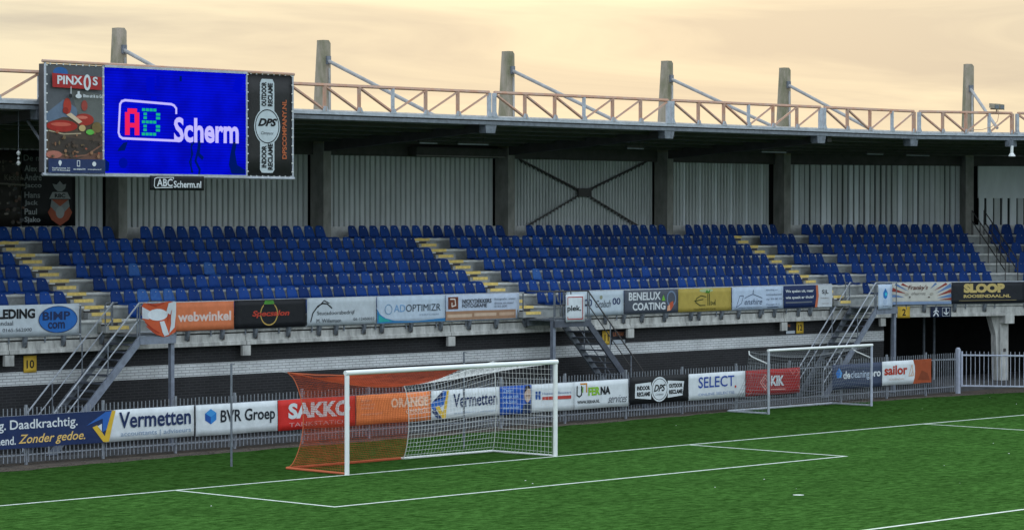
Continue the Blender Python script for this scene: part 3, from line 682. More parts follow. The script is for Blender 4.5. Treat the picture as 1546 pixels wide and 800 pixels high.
def banner(name, label, cat, fr, s0, s1, t, z0, z1, base, items, wav=.012, group=None, thick=.008, parent=None, base_mat=None, emit=None, lift=.0045, matf=None, outline=None):
    """items in banner coords x 0..1, y 0..1; T text, TV vertical text, R rect, E ellipse, P polygon, L stroke (width in m), RING"""
    W_, H_ = s1-s0, z1-z0; ph = random.uniform(0, 9)
    mf = matf or pm
    def wob(x, z):
        return wav*(math.sin(x*2.3+ph)*.6+math.sin(x*5.1+z*3+ph*2)*.35+math.sin(z*7+x*1.7+ph)*.3)*(1-.5*abs(2*(z-z0)/H_-1))
    def P3(x, y, off): s = s0+x*W_; z = z0+y*H_; a = fr(s, t-wob(s, z)-off); return (a[0], a[1], z+.3*wav*math.sin(s*3+ph)*(1 if y < .5 else .4))
    mb = MB(); nx = max(2, int(W_/.18)); nz = 5; bm_ = base_mat or mf(base)
    g = [[P3(i/nx, j/nz, 0) for i in range(nx+1)] for j in range(nz+1)]; gb = [[P3(i/nx, j/nz, -thick) for i in range(nx+1)] for j in range(nz+1)]
    vs = [p for r in g for p in r]+[p for r in gb for p in r]; w1 = nx+1; o2 = w1*(nz+1); fs = []
    for j in range(nz):
        for i in range(nx): a = j*w1+i; fs += [(a, a+1, a+1+w1, a+w1), (o2+a, o2+a+w1, o2+a+w1+1, o2+a+1)]
    for i in range(nx): a = nz*w1+i; fs += [(i, o2+i, o2+i+1, i+1), (a, a+1, o2+a+1, o2+a)]
    for j in range(nz): a = j*w1; b = a+nx; fs += [(a, a+w1, o2+a+w1, o2+a), (b, o2+b, o2+b+w1, b+w1)]
    if outline:
        pts, f_ = sub_poly(outline, .12); n_ = len(pts); vs = [P3(x, y, 0) for x, y in pts]+[P3(x, y, -thick) for x, y in pts]; fs = f_+[tuple(n_+i for i in q_[::-1]) for q_ in f_]
    mb.add(vs, fs, bm_); root = mb.build(name, parent, smooth=True)
    if parent is None: tag(root, label, cat, group)
    elif label: root['label'] = label
    tx = MB(); lg = MB(); off = lift
    def put(dst, pts, fs, col, off): dst.add([P3(x, y, off) for x, y in pts], fs, mf(col))
    for it in items:
        k = it[0]; off += .0014
        if k in ('T', 'TV'):
            _, s_, x0, x1, y0, y1, col = it[:7]; bold = it[7] if len(it) > 7 else 0; sh = it[8] if len(it) > 8 else 0
            pts, fs = text_geo(s_, bold, sh)
            if k == 'T': pts = [(x0+a*(x1-x0), y0+b*(y1-y0)) for a, b in pts]
            else: pts = [(x1-b*(x1-x0), y0+a*(y1-y0)) for a, b in pts]
            put(tx, pts, fs, col, off+.002)
        elif k == 'R': _, x0, x1, y0, y1, col = it; pts, fs = sub_poly([(x0, y0), (x1, y0), (x1, y1), (x0, y1)], .12*max(.3, 1/W_)); put(lg, pts, fs, col, off)
        elif k == 'P': pts, fs = sub_poly(it[1], .12*max(.3, 1/W_)); put(lg, pts, fs, it[2], off)
        elif k == 'E':
            _, cx_, cy_, rx, ry, col = it; pts = [(cx_+rx*math.cos(a*.2618), cy_+ry*math.sin(a*.2618)) for a in range(24)]; pts, fs = sub_poly(pts, .12*max(.3, 1/W_)); put(lg, pts, fs, col, off)
        elif k == 'L':
            for q in stroke([(x*W_, y*H_) for x, y in it[1]], it[2]): off += .0002; put(lg, [(x/W_, y/H_) for x, y in q], [(0, 1, 2, 3)], it[3], off)
        elif k == 'RING':
            _, cx_, cy_, rx, ry, wd, col = it; n = 28
            pts = [(cx_+rx*math.cos(6.2832*a/n), cy_+ry*math.sin(6.2832*a/n)) for a in range(n)]+[(cx_+(rx-wd/W_)*math.cos(6.2832*a/n), cy_+(ry-wd/H_)*math.sin(6.2832*a/n)) for a in range(n)]
            put(lg, pts, [(i, (i+1) % n, n+(i+1) % n, n+i) for i in range(n)], col, off)
    if lg.v: lg.build('artwork', root, kind='stuff')
    if tx.v: tx.build('lettering', root, kind='stuff')
    return root
WH = hx('cdd3d8'); NAVY = hx('1f2f57'); DK = hx('17191d'); BLK = (.012, .012, .013); LB = hx('2f62b0'); ORG = (.72, .20, .06); RED = (.55, .025, .02); GRY = hx('8a9096'); YEL = (.62, .40, .04)
GF = 'sponsor banners tied to the pitch fence'; GU = 'sponsor banners along the front of the stand'
FT = 7.925
def fb(label, x0, x1, base, items, z0=None, z1=None, name='fence_banner', wav=.014):
    return banner(name, label, 'banner', f0, x0, x1, FT, .41 if z0 is None else z0, 1.25 if z1 is None else z1, base, items, group=GF, wav=wav)
fb('navy and white fence banner reading Daadkrachtig and Vermetten, at the left edge', -9.6, -1.85, WH, [
    ('P', [(0, 0), (.612, 0), (.65, 1), (0, 1)], NAVY),
    ('T', 'Slagvaardig.', .0, .208, .50, .88, WH, .012), ('T', 'Daadkrachtig.', .224, .50, .50, .88, WH, .012), ('T', 'Rekenend.', .10, .247, .12, .38, WH, .012), ('T', 'Zonder gedoe.', .258, .53, .06, .42, hx('d8b46a'), .012, .3),
    ('P', [(.535, .56), (.615, .96), (.645, .98), (.620, .40), (.603, .34), (.604, .76), (.575, .68)], LB), ('P', [(.560, .50), (.580, .56), (.612, .2), (.642, .99), (.658, .99), (.630, .02), (.606, .02)], YEL),
    ('P', [(.582, .53), (.600, .60), (.600, .36)], WH),
    ('T', 'Vermetten', .672, .985, .40, .92, NAVY, .02), ('T', 'accountants | adviseurs', .68, .985, .10, .30, hx('7f93ad'), .0)], .44, 1.26)
fb('white fence banner with blue hexagon reading BVR Groep', -1.78, 1.12, WH, [
    ('P', [(.11, .50), (.18, .36), (.25, .50), (.25, .72), (.18, .86), (.11, .72)], hx('2a78c0')), ('P', [(.11, .50), (.18, .36), (.18, .60), (.11, .72)], hx('1d4f9c')), ('P', [(.18, .60), (.25, .72), (.18, .86), (.11, .72)], hx('3f8fd0')),
    ('T', 'BVR Groep', .30, .965, .28, .80, hx('20262f'), .018)], .42, 1.25)
fb('red fence banner with white lettering SAKKO behind the left goalpost', 1.15, 4.05, RED, [
    ('T', 'SAKKO', .13, .93, .36, .88, WH, .045), ('T', 'TANKSTATION', .14, .92, .10, .24, hx('c98a8a'), .0)])
fb('orange fence banner reading ORANGE behind the goal net', 4.08, 7.02, ORG, [
    ('T', 'ORANGE', .46, .97, .50, .83, hx('e3b79b'), .045), ('L', [(.485, .50), (.54, .84)], .03, ORG), ('T', 'CHARGE', .66, .96, .28, .44, hx('e3b79b'), .01),
    ('T', 'laden', .06, .2, .76, .88, hx('dba080')), ('T', 'advies en', .06, .24, .64, .73, hx('dba080')), ('T', 'installatie', .06, .23, .52, .61, hx('dba080')), ('T', 'orangecharge.nl', .06, .34, .30, .40, hx('dba080'))])
VM = [('P', [(0, .55), (.165, .98), (.235, .98), (.18, .48), (.10, .38), (.06, .30), (.05, .10), (.15, .02), (.0, .42)], LB), ('P', [(.02, .62), (.16, .98), (.16, .72)], NAVY),
      ('P', [(.06, .42), (.11, .48), (.17, .22), (.225, .99), (.255, .99), (.205, .02), (.16, .02)], YEL), ('P', [(.0, .30), (.06, .35), (.15, .03), (.10, .0)], NAVY)]
fb('white fence banner reading Vermetten with yellow tick, seen through the goal net', 7.05, 9.88, WH, VM+[('T', 'Vermetten', .32, .965, .38, .86, NAVY, .018), ('T', 'accountants | adviseurs', .33, .95, .13, .22, hx('98a6b8'))])
fb('blue fence banner with a portrait and lines of small text', 9.91, 11.27, hx('1c4fa4'), [
    ('T', 'Zeker', .10, .42, .78, .92, hx('9fc0e8')), ('T', 'van uw zaak', .08, .60, .58, .70, hx('9fc0e8')), ('T', 'ook lokaal', .08, .52, .40, .51, hx('9fc0e8')), ('T', 'altijd dichtbij', .08, .6, .17, .29, hx('9fc0e8')),
    ('P', [(.70, .0), (.74, .30), (.95, .38), (1, .2), (1, 0)], hx('23304a')), ('E', .88, .66, .10, .28, hx('b79f92')), ('P', [(.78, .74), (.80, .97), (.92, .99), (.98, .84), (.90, .88), (.84, .82)], hx('2a2422')), ('E', .86, .62, .02, .03, hx('3c2f2b')), ('E', .92, .62, .015, .03, hx('3c2f2b'))])
fb('plain white fence banner with small blue H and red strip behind right goalpost', 11.29, 13.15, WH, [
    ('P', [(.09, .45), (.14, .45), (.14, .75), (.09, .75)], hx('2a4f90')), ('P', [(.16, .45), (.21, .45), (.21, .75), (.16, .75)], hx('2a4f90')), ('R', .12, .18, .57, .63, hx('2a4f90')),
    ('T', 'Huppertz Bouwers', .25, .93, .58, .70, hx('6d7fa3')), ('R', .25, .93, .42, .54, hx('b0433c'))])
fb('white fence banner reading FERNA services with orange and green letters', 13.17, 15.66, WH, [
    ('L', [(.05, .84), (.05, .52), (.09, .46), (.13, .52), (.13, .84)], .045, DK), ('L', [(.11, .92), (.22, .92), (.22, .62)], .045, hx('c9821e')), ('L', [(.15, .80), (.15, .62)], .04, hx('6d9e22')),
    ('T', 'FER', .25, .47, .48, .78, hx('7fb02a'), .04), ('T', 'NA', .48, .66, .48, .78, DK, .04), ('T', 'WWW.FERNA.NL', .05, .46, .20, .32, DK, .02), ('T', 'services', .62, .97, .16, .44, hx('5a6068'), 0, .5)])
DPSH = [('P', [(.09, .22), (.36, .15), (.36, .78), (.09, .74)], WH), ('P', [(.64, .16), (.90, .22), (.93, .74), (.64, .80)], WH),
    ('T', 'INDOOR', .12, .34, .50, .66, DK, .05), ('T', 'RECLAME', .12, .34, .28, .44, DK, .05), ('T', 'OUTDOOR', .66, .90, .52, .68, DK, .05), ('T', 'RECLAME', .66, .90, .29, .45, DK, .05),
    ('E', .50, .50, .145, .46, WH), ('RING', .50, .50, .128, .40, .02, DK), ('T', 'DPS', .40, .60, .42, .68, DK, .03, .4), ('T', 'Company', .43, .57, .26, .36, hx('50565e'), 0, .5)]
fb('black fence banner with round DPS badge reading INDOOR and OUTDOOR RECLAME', 15.73, 18.53, DK, DPSH, .44, 1.29)
fb('white fence banner with blue lettering SELECT', 18.56, 21.40, WH, [('T', 'SELECT', .17, .80, .44, .86, hx('27489a'), .01), ('E', .82, .42, .015, .045, hx('c23a2c')), ('T', 'ONLINE SELECTIE', .17, .80, .15, .25, hx('7c8fb4'))], .44, 1.28)
fb('crumpled red fence banner reading KIK behind the small training goal', 21.43, 24.27, hx('9c2324'), [
    ('L', [(.27, .50), (.36, .80), (.45, .50), (.36, .20), (.27, .50)], .035, hx('d99a92')), ('L', [(.31, .50), (.36, .67), (.41, .50), (.36, .33), (.31, .50)], .03, hx('d99a92')),
    ('T', 'KIK', .46, .70, .34, .74, WH, .05), ('L', [(.46, .20), (.72, .20)], .03, hx('d99a92')), ('L', [(.80, .95), (.86, .75), (.90, .90)], .03, hx('c9706a')), ('L', [(.92, .95), (.98, .80)], .03, hx('c9706a')),
    ('L', [(.90, .60), (.99, .85)], .03, hx('c9706a')), ('L', [(.03, .30), (.10, .15), (.05, .08)], .02, hx('c9706a')), ('L', [(.05, .92), (.10, .75), (.07, .6)], .02, hx('c9706a')), ('L', [(.96, .3), (.99, .15)], .03, hx('c9706a'))], .44, 1.28, wav=.022)
fb('dark slate fence banner with blue drop reading decleaningpro', 26.05, 28.84, hx('39435a'), [
    ('P', [(.13, .88), (.19, .66), (.17, .46), (.09, .46), (.07, .66)], hx('5b9bd6')), ('P', [(.13, .88), (.15, .6), (.12, .46), (.09, .46), (.07, .66)], hx('2f6db8')),
    ('T', 'de', .21, .35, .40, .72, WH, .03), ('T', 'cleaning', .36, .74, .33, .72, hx('b4c2d6'), .01), ('T', 'pro', .75, .97, .33, .64, WH, .03)], .45, 1.29)
fb('white and orange fence banner reading sailor', 28.86, 31.74, WH, [
    ('P', [(.62, 1), (.66, .75), (.665, .5), (.655, .25), (.62, 0), (1, 0), (1, 1)], hx('9a4a2c')), ('T', 'sailor', .04, .50, .42, .82, hx('a8321f'), .03),
    ('L', [(.53, .35), (.60, .80), (.63, .35), (.53, .35)], .02, hx('c98a4a')), ('L', [(.57, .35), (.62, .55)], .02, hx('c98a4a')), ('P', [(.72, .15), (.80, .55), (.92, .40), (.97, .1)], hx('7a3a22')), ('T', 'ROOSENDAAL', .14, .44, .20, .28, hx('b9a79c'))], .47, 1.30)

def ub(label, x0, x1, base, items, z0=3.09, z1=3.87, fr=f0, t=11.12, wav=.006, name='stand_banner', **k):
    return banner(name, label, 'banner', fr, x0, x1, t, z0, z1, base, items, group=GU, wav=wav, **k)
ub('white stand banner reading KLEDING beside a blue BIMP com oval', -7.6, -3.2, hx('b9c2ca'), [
    ('T', 'BEDRIJFS', .0, .31, .56, .88, DK, .035), ('T', 'KLEDING', .335, .665, .56, .88, DK, .045), ('T', 'Roosendaal', .30, .50, .36, .50, hx('3a3f47')), ('T', 'www.bimp.nl  0165-562000', .18, .64, .12, .26, hx('3a3f47')),
    ('E', .838, .50, .148, .44, hx('2a68b4')), ('RING', .838, .50, .148, .44, .02, NAVY), ('T', 'BIMP', .72, .93, .48, .76, NAVY, .03), ('T', 'com', .76, .89, .20, .42, NAVY, .03)], 3.10, 3.93)
ub('orange stand banner reading webwinkel in white letters', .09, 2.31, (.66, .19, .08), [('T', 'webwinkel', .07, .95, .32, .66, hx('ddc9c2'), .03)], 3.08, 3.88)
ub('bulging orange, red and white ball print wrapped over the left landing rail', -2.05, -.86, (.50, .085, .03), [
    ('P', [(.0, .53), (.0, .86), (.30, .70), (.20, .50)], hx('b9c0c8')), ('E', .46, .62, .30, .17, hx('cfd6dc')), ('P', [(.52, .42), (.66, .44), (.80, .05), (.66, .0), (.60, .12)], hx('c3cacf')),
    ('P', [(.70, .62), (.78, .95), (1, .99), (1, .60), (.96, .25), (.80, .08), (.86, .36), (.86, .60)], hx('c3cacf')), ('L', [(.08, .42), (.30, .22), (.50, .10)], .03, (.36, .04, .02)), ('L', [(.12, .30), (.32, .13), (.45, .04)], .03, (.36, .04, .02)),
    ('L', [(.16, .95), (.42, .88), (.64, .96)], .03, (.36, .04, .02)), ('P', [(.76, .66), (.86, .60), (.88, .78), (.80, .50), (.76, .36)], (.40, .06, .03))], 3.02, 3.97, t=9.86, wav=.02, outline=[(0, .88), (.06, .97), (.25, .93), (.5, .95), (.8, 1), (1, .96), (1, .12), (.88, .06), (.78, .0), (.62, -.02), (.5, .03), (.32, .12), (.18, .27), (.08, .45), (.0, .52)])
ub('black stand banner with heart emblem and red lettering', 2.34, 5.07, hx('1b1d22'), [
    ('RING', .475, .50, .125, .42, .035, hx('b89a52')), ('P', [(.40, .86), (.47, .80), (.55, .86), (.53, .98), (.47, .90), (.42, .98)], hx('4f8f3a')), ('R', .40, .55, .78, .84, hx('1b1d22')), ('T', 'Specsalon', .24, .76, .36, .62, (.45, .05, .03), .03, .2)], 3.08, 3.89)
ub('white stand banner reading Stucadoorsbedrijf with a black brush stroke', 5.12, 7.90, hx('b6bfc6'), [
    ('L', [(.05, .15), (.08, .45), (.15, .70), (.22, .80), (.28, .78), (.35, .62)], .04, DK), ('L', [(.15, .66), (.24, .90), (.31, .80)], .03, DK),
    ('T', 'Stucadoorsbedrijf', .14, .68, .34, .52, hx('33383f')), ('T', 'M. Willemsen', .13, .48, .10, .24, hx('33383f')), ('T', '06-12450032', .66, .97, .14, .24, hx('33383f'))], 3.09, 3.90)
ub('pale stand banner reading ADOPTIMIZR with a teal corner', 7.93, 10.80, hx('b3c2d2'), [
    ('P', [(0, .55), (.04, .35), (.12, .20), (.25, .10), (.60, .06), (1, .14), (1, .02), (0, .02)], hx('2f74a8')), ('P', [(.02, .34), (.08, .22), (.22, .08), (.02, .06)], hx('2a9a98')),
    ('RING', .165, .52, .055, .19, .025, hx('6d8fae')), ('T', 'AD', .245, .41, .42, .68, hx('6d9ac6'), .0), ('T', 'OPTIMIZR', .42, .93, .42, .68, hx('3d4652')), ('T', 'PERFORM', .62, .90, .26, .32, hx('8c9cae'))], 3.07, 3.89)
ub('pale blue and brown stand banner with photographer logo and text', 10.83, 14.1, hx('b3bfd2'), [
    ('R', .0, .95, .04, .38, hx('9c7a62')), ('R', .02, .35, .14, .26, hx('c2a892')), ('R', .38, .68, .16, .28, hx('c2a892')), ('R', .72, .93, .16, .28, hx('bd9f88')), ('R', .03, .165, .46, .92, hx('6b3a2a')), ('L', [(.06, .84), (.12, .84), (.13, .60), (.08, .56), (.08, .70)], .035, hx('d8cfc8')),
    ('T', 'NICKYDEKKERS', .22, .61, .66, .82, hx('3a3d48'), .02), ('T', 'FOTOGRAFIE', .22, .55, .50, .64, hx('3a3d48'), .02), ('T', 'fotografie  video', .65, .94, .74, .84, hx('6a7080')), ('T', 'drone en meer', .65, .92, .60, .69, hx('6a7080')), ('T', '0165-000', .65, .82, .48, .56, hx('6a7080'))], 3.07, 3.88)
ub('white square sign reading plek. inside a red frame', 14.86, 15.74, hx('c9d0d6'), [
    ('L', [(.10, .62), (.10, .90), (.88, .90), (.88, .10), (.10, .10), (.10, .18)], .028, hx('a8281e')), ('T', 'plek.', .07, .80, .34, .60, hx('15181d'), .02)], 2.98, 3.84, t=9.83, wav=.002, name='square_sign')
ub('white stand banner with 00 twice and brewery script between', 16.3, 19.04, hx('b6c3ce'), [
    ('T', '00', .30, .44, .38, .68, hx('22305e'), .015), ('T', '00', .80, .94, .42, .70, hx('22305e'), .015), ('T', 'Grolsch', .50, .77, .32, .62, hx('5b626c'), .01, .35), ('E', .60, .74, .025, .08, hx('8b8f7a'))])
ub('dark grey stand banner reading BENELUX COATING', 19.08, 21.78, hx('4c525e'), [
    ('T', 'BENELUX', .08, .67, .56, .90, WH, .03), ('T', 'COATING', .15, .76, .14, .46, WH, .03), ('P', [(.69, .52), (.72, .78), (.76, .52)], hx('6fae3f')), ('RING', .87, .60, .09, .34, .06, hx('6d7f98')), ('P', [(.80, .10), (.84, .42), (.90, .50), (.91, .30), (.86, .10)], hx('b8563c')), ('P', [(.79, .08), (.80, .30), (.84, .34), (.85, .1)], hx('d8a080'))])
ub('mustard gold stand banner reading Ellen', 21.8, 24.58, (.42, .32, .07), [
    ('E', .52, .90, .13, .08, hx('a9b98a')), ('L', [(.52, .62), (.42, .68), (.33, .56), (.32, .40), (.40, .26), (.50, .26)], .03, hx('2c3b1c')), ('L', [(.30, .46), (.46, .52)], .03, hx('2c3b1c')), ('L', [(.55, .26), (.55, .75)], .028, hx('2c3b1c')), ('L', [(.58, .26), (.58, .75)], .028, hx('2c3b1c')),
    ('L', [(.62, .40), (.65, .34), (.61, .26), (.61, .42)], .02, hx('2c3b1c')), ('L', [(.66, .26), (.67, .40), (.69, .26), (.69, .50)], .02, hx('2c3b1c')), ('P', [(.50, .80), (.53, .94), (.55, .84), (.59, .94), (.58, .78)], hx('3f7f2c')), ('T', 'TEMPLEUVE', .28, .70, .07, .13, hx('5a531f'))])
ub('pale blue stand banner reading Denshire under a coat-hanger roof line', 24.62, 27.42, hx('b4c4da'), [
    ('L', [(.08, .12), (.15, .62), (.22, .62), (.18, .28), (.08, .12)], .02, hx('3c4a66')), ('T', 'enshire', .24, .58, .22, .48, hx('3c4a66'), 0, .3), ('L', [(.24, .50), (.28, .56), (.40, .68), (.52, .56), (.58, .50)], .022, hx('3c4a66')), ('L', [(.40, .68), (.41, .86)], .025, hx('3c4a66')), ('T', 'schoenen  kleding  accessoires', .12, .57, .06, .12, hx('3c4a66')),
    ('T', 'Kleding en', .66, .88, .80, .88, hx('3c4a66')), ('T', 'schoenherstel', .66, .96, .60, .68, hx('3c4a66')), ('T', 'op 55 00 15', .66, .96, .38, .48, hx('3c4a66')), ('T', 'Passage 4-11', .66, .92, .16, .24, hx('3c4a66')), ('T', 'ROOSENDAAL', .68, .90, .05, .11, hx('3c4a66'), .02)])
ub('navy stand banner asking who plays at home with white S and L panel', 27.46, 30.2, NAVY, [
    ('P', [(.64, 0), (.67, .5), (.655, 1), (.70, 1), (.715, .5), (.69, 0)], hx('c06a4a')), ('P', [(.69, 0), (.715, .5), (.70, 1), (1, 1), (1, 0)], hx('c2c8ce')),
    ('T', 'We spelen uit, maar', .03, .61, .66, .82, WH, .03), ('T', 'wie speelt er thuis?', .03, .61, .38, .54, WH, .03), ('R', .03, .58, .22, .28, hx('6a6f78')), ('T', 'S|L', .78, .92, .54, .78, hx('2a2c33'), .02), ('T', 'makelaars', .75, .93, .38, .44, hx('8f7f78')), ('T', 'roosendaal', .78, .92, .14, .19, hx('8f7f78'))])
ub('tall white sign with a blue drop on the right stair landing', 31.2, 32.03, hx('b8c8dc'), [
    ('P', [(.50, .84), (.66, .66), (.62, .46), (.50, .40), (.36, .48), (.34, .66)], hx('2a74b8')), ('E', .54, .60, .07, .07, hx('3fc0d0')), ('E', .48, .30, .14, .12, hx('a6b8d0')), ('T', 'druppel', .30, .70, .10, .15, hx('4a5468'))], 3.0, 3.88, t=9.83, wav=.002, name='drop_sign')
rays = []
for (x0, y0, x1, y1, wd, c) in [(.28, .60, .05, .98, .09, 'b'), (.30, .78, .16, 1, .10, 'r'), (.24, .50, .0, .70, .09, 'r'), (.20, .34, 0, .42, .08, 'b'), (.64, .72, .74, 1, .08, 'b'), (.70, .62, .92, 1, .10, 'r'), (.74, .50, 1, .88, .10, 'b'), (.75, .38, 1, .62, .08, 'r'), (.76, .28, 1, .40, .08, 'b'), (.78, .20, 1, .24, .05, 'r')]:
    dx, dy = x1-x0, y1-y0; l_ = math.hypot(dx*2.6, dy*.8); nx, ny = -dy*.8/l_*wd/2.6*.8, dx*2.6/l_*wd/.8*.8
    rays.append(('P', [(x0, y0), (min(1, x1-nx), min(1, y1-ny)), (min(1, x1+nx), min(1, y1+ny))], hx('8f3c34') if c == 'r' else hx('5f7fb0')))
ub('cream stand banner with red and blue rays reading Franky\'s', .42, 2.92, hx('c4c2ba'), rays+[('R', 0, 1, 0, .13, hx('7f93b4')), ('T', "Franky's", .26, .60, .62, .90, hx('6a3f38'), .01, .3), ('T', 'churros', .32, .56, .44, .58, hx('6a6660'), 0, .3), ('E', .24, .48, .035, .06, hx('a8a49a')), ('E', .66, .48, .03, .06, hx('a8a49a')), ('R', .28, .30, .30, .38, hx('5a5550')), ('R', .60, .63, .30, .36, hx('5a5550'))], fr=f1)
ub('black stand banner with gold lettering SLOOP ROOSENDAAL.NL', 2.95, LN(11.12)-.05, hx('24272e'), [
    ('T', 'SLOOP', .16, .72, .50, .94, (.55, .42, .16), .07), ('T', 'ROOSENDAAL.NL', .16, .80, .27, .42, (.55, .42, .16), .04), ('L', [(.10, .14), (.88, .14)], .02, hx('8a7d58'))], fr=f1)
ub('dark stand banner with orange edge at the right margin', .05, 4, hx('24272e'), [('R', .0, .03, .05, .95, hx('a85a3c'))], fr=f2)

# ------------------------------------------------------------------ number signs on the base
def sign(label, fr, s0, s1, t, z0, z1, base, items, name='number_sign'):
    return banner(name, label, 'sign', fr, s0, s1, t, z0, z1, base, items, wav=0, thick=.015, group='small signs on the stand base')
SY = (.62, .40, .05)
sign('yellow wall sign with number 10 below the left banner', f0, -4.78, -4.36, 11.47, 2.10, 2.55, SY, [('T', '10', .2, .8, .25, .75, DK, .02)])
sign('yellow wall sign with number 11 behind the middle stairs', f0, 18.40, 18.80, 11.47, 2.10, 2.55, SY, [('T', '11', .25, .75, .25, .75, DK, .02)])
sign('dark and white wall plate with orange word, right of number 11', f0, 18.84, 19.55, 11.47, 2.10, 2.58, hx('23262e'), [('R', .05, .95, .02, .30, hx('aab2ba')), ('T', 'UITVAK', .1, .9, .55, .85, hx('a86a4a'), .02)], name='wall_plate')
sign('yellow wall sign with number 12 left of the right stairs', f0, 28.62, 29.02, 11.47, 2.17, 2.58, SY, [('T', '12', .2, .8, .25, .75, DK, .02)])
sign('dark and white wall plate left of number 12', f0, 28.0, 28.55, 11.47, 2.17, 2.58, hx('23262e'), [('R', .05, .95, .02, .26, hx('aab2ba')), ('T', 'VAK', .1, .5, .6, .85, hx('a86a4a'), .02)], name='wall_plate')
sign('yellow sign with number 2 on the concrete beam', f1, .70, 1.22, 11.18, 2.60, 3.01, SY, [('T', '2', .36, .66, .2, .8, DK, .02)])
sign('dark blue exit sign with walking figure and down arrow on the beam', f1, 2.1, 2.98, 11.18, 2.60, 2.99, hx('1d2740'), [
    ('E', .27, .84, .045, .09, WH), ('L', [(.26, .72), (.24, .45), (.14, .14)], .05, WH), ('L', [(.24, .45), (.33, .30), (.36, .12)], .045, WH), ('L', [(.25, .70), (.14, .50)], .035, WH), ('L', [(.26, .70), (.37, .52)], .035, WH),
    ('L', [(.56, .12), (.56, .88), (.92, .88), (.92, .12), (.56, .12)], .012, WH), ('L', [(.74, .80), (.74, .28)], .04, WH), ('L', [(.63, .46), (.74, .26), (.85, .46)], .04, WH)], name='exit_sign')

# ------------------------------------------------------------------ memorial posters on the upper wall at the left
banner('photo_collage', 'dim brown photo collage board on the upper wall at the left edge', 'poster', f0, -4.9, -.76, 17.0, 5.98, 8.2, hx('2f2b28'), [
    *[('E', random.uniform(.03, .97), random.uniform(.04, .85), random.uniform(.006, .02), random.uniform(.01, .03), hx(random.choice(['5c5650', '6b5248', '4a4c50', '7a726a', '463f3a']))) for i in range(240)], ('T', 'Kicker', .80, .95, .60, .68, hx('6a665e')), ('L', [(.76, .56), (.97, .54)], .05, hx('6a665e'))], wav=.0)
banner('memorial_poster', 'black poster listing first names beside a red and white club crest', 'poster', f0, -.72, 1.22, 17.0, 6.0, 8.2, hx('14161a'), [
    ('T', 'De maten', .03, .62, .86, .94, hx('7c8084')), ('T', 'Alex', .04, .28, .72, .80, hx('8a8e92'), .02), ('T', 'André', .04, .36, .60, .69, hx('8a8e92'), .02), ('T', 'Jacco', .04, .36, .49, .57, hx('8a8e92'), .02), ('T', 'Hans', .04, .33, .37, .45, hx('8a8e92'), .02),
    ('T', 'Jack', .04, .29, .26, .34, hx('94989c'), .02), ('T', 'Paul', .04, .27, .15, .23, hx('a0a4a8'), .02), ('T', 'Sjako', .04, .33, .03, .12, hx('b0b4b8'), .02),
    ('P', [(.60, .50), (.66, .46), (.74, .46), (.80, .50), (.82, .56), (.76, .55), (.70, .60), (.64, .55), (.56, .56)], hx('8b8f92')), ('P', [(.50, .36), (.56, .45), (.84, .45), (.90, .36)], hx('9a9ea0')), ('T', 'RBC', .60, .80, .375, .43, DK, .04),
    ('P', [(.47, .18), (.52, .24), (.54, .35), (.86, .35), (.88, .24), (.93, .18), (.86, .08), (.70, .0), (.54, .08)], hx('a8543c')), ('P', [(.54, .35), (.52, .26), (.70, .12), (.88, .26), (.86, .35), (.70, .26)], hx('8f9496')), ('E', .70, .18, .08, .08, hx('a2a6a8'))], wav=.0)

# ------------------------------------------------------------------ big screen hung on the roof edge
S = thing('video_screen', 'large blue video screen between two tall printed panels, hung from the roof edge', 'video screen', (-2.08, 8.5, 7.3))
def under(o): o.location = (2.08, -8.5, -7.3); return o
ST = 8.46
mb = MB()
mb.box(-6.33, 2.17, 8.50, 8.72, 7.42, 10.2, M['dark']); under(mb.build('cabinet', S))
mb = MB(); mb.tube((-6.42, 8.46, 10.26), (2.22, 8.46, 10.22), .045, M['backlit'], 6); mb.tube((-6.42, 8.46, 7.36), (2.22, 8.46, 7.34), .045, M['steel'], 6)
for x in (-6.33, -4.46, .48, 2.17): mb.tube((x, 8.46, 7.36), (x, 8.46, 10.24), .03, M['steel'], 6)
mb.box(-4.44, .46, 8.40, 8.47, 7.33, 7.41, M['steel']); mb.box(-4.44, .46, 8.40, 8.47, 10.17, 10.23, M['steel']); under(mb.build('frame', S))
em = {}
def led(c):
    if c not in em: em[c] = mat('led_%d' % len(em), tuple(v*.62 for v in c), .9, emit=1.0, spec=0.0)
    return em[c]
def led_base():
    m = bpy.data.materials.new('led_blue_field'); m.use_nodes = True; t = m.node_tree; b = t.nodes['Principled BSDF']; b.inputs['Roughness'].default_value = .9; b.inputs['Specular IOR Level'].default_value = 0
    b.inputs['Base Color'].default_value = (.002, .002, .006, 1); b.inputs['Emission Strength'].default_value = 1
    g = t.nodes.new('ShaderNodeNewGeometry'); n = t.nodes.new('ShaderNodeTexNoise'); n.inputs['Scale'].default_value = 1.3; n.inputs['Detail'].default_value = 3; t.links.new(g.outputs['Position'], n.inputs[0])
    r = t.nodes.new('ShaderNodeValToRGB'); t.links.new(n.outputs[0], r.inputs[0]); r.color_ramp.elements[0].position = .35; r.color_ramp.elements[0].color = (0, .001, .27, 1); r.color_ramp.elements[1].position = .65; r.color_ramp.elements[1].color = (.0, .002, .40, 1)
    wv = t.nodes.new('ShaderNodeTexWave'); wv.bands_direction = 'Z'; wv.inputs['Scale'].default_value = 4.2; t.links.new(g.outputs['Position'], wv.inputs[0])
    mr_ = t.nodes.new('ShaderNodeMapRange'); mr_.inputs['To Min'].default_value = .80; mr_.inputs['To Max'].default_value = 1.1; t.links.new(wv.outputs['Fac'], mr_.inputs[0])
    h = t.nodes.new('ShaderNodeHueSaturation'); t.links.new(r.outputs[0], h.inputs['Color']); t.links.new(mr_.outputs[0], h.inputs['Value']); t.links.new(h.outputs[0], b.inputs['Emission Color']); return m
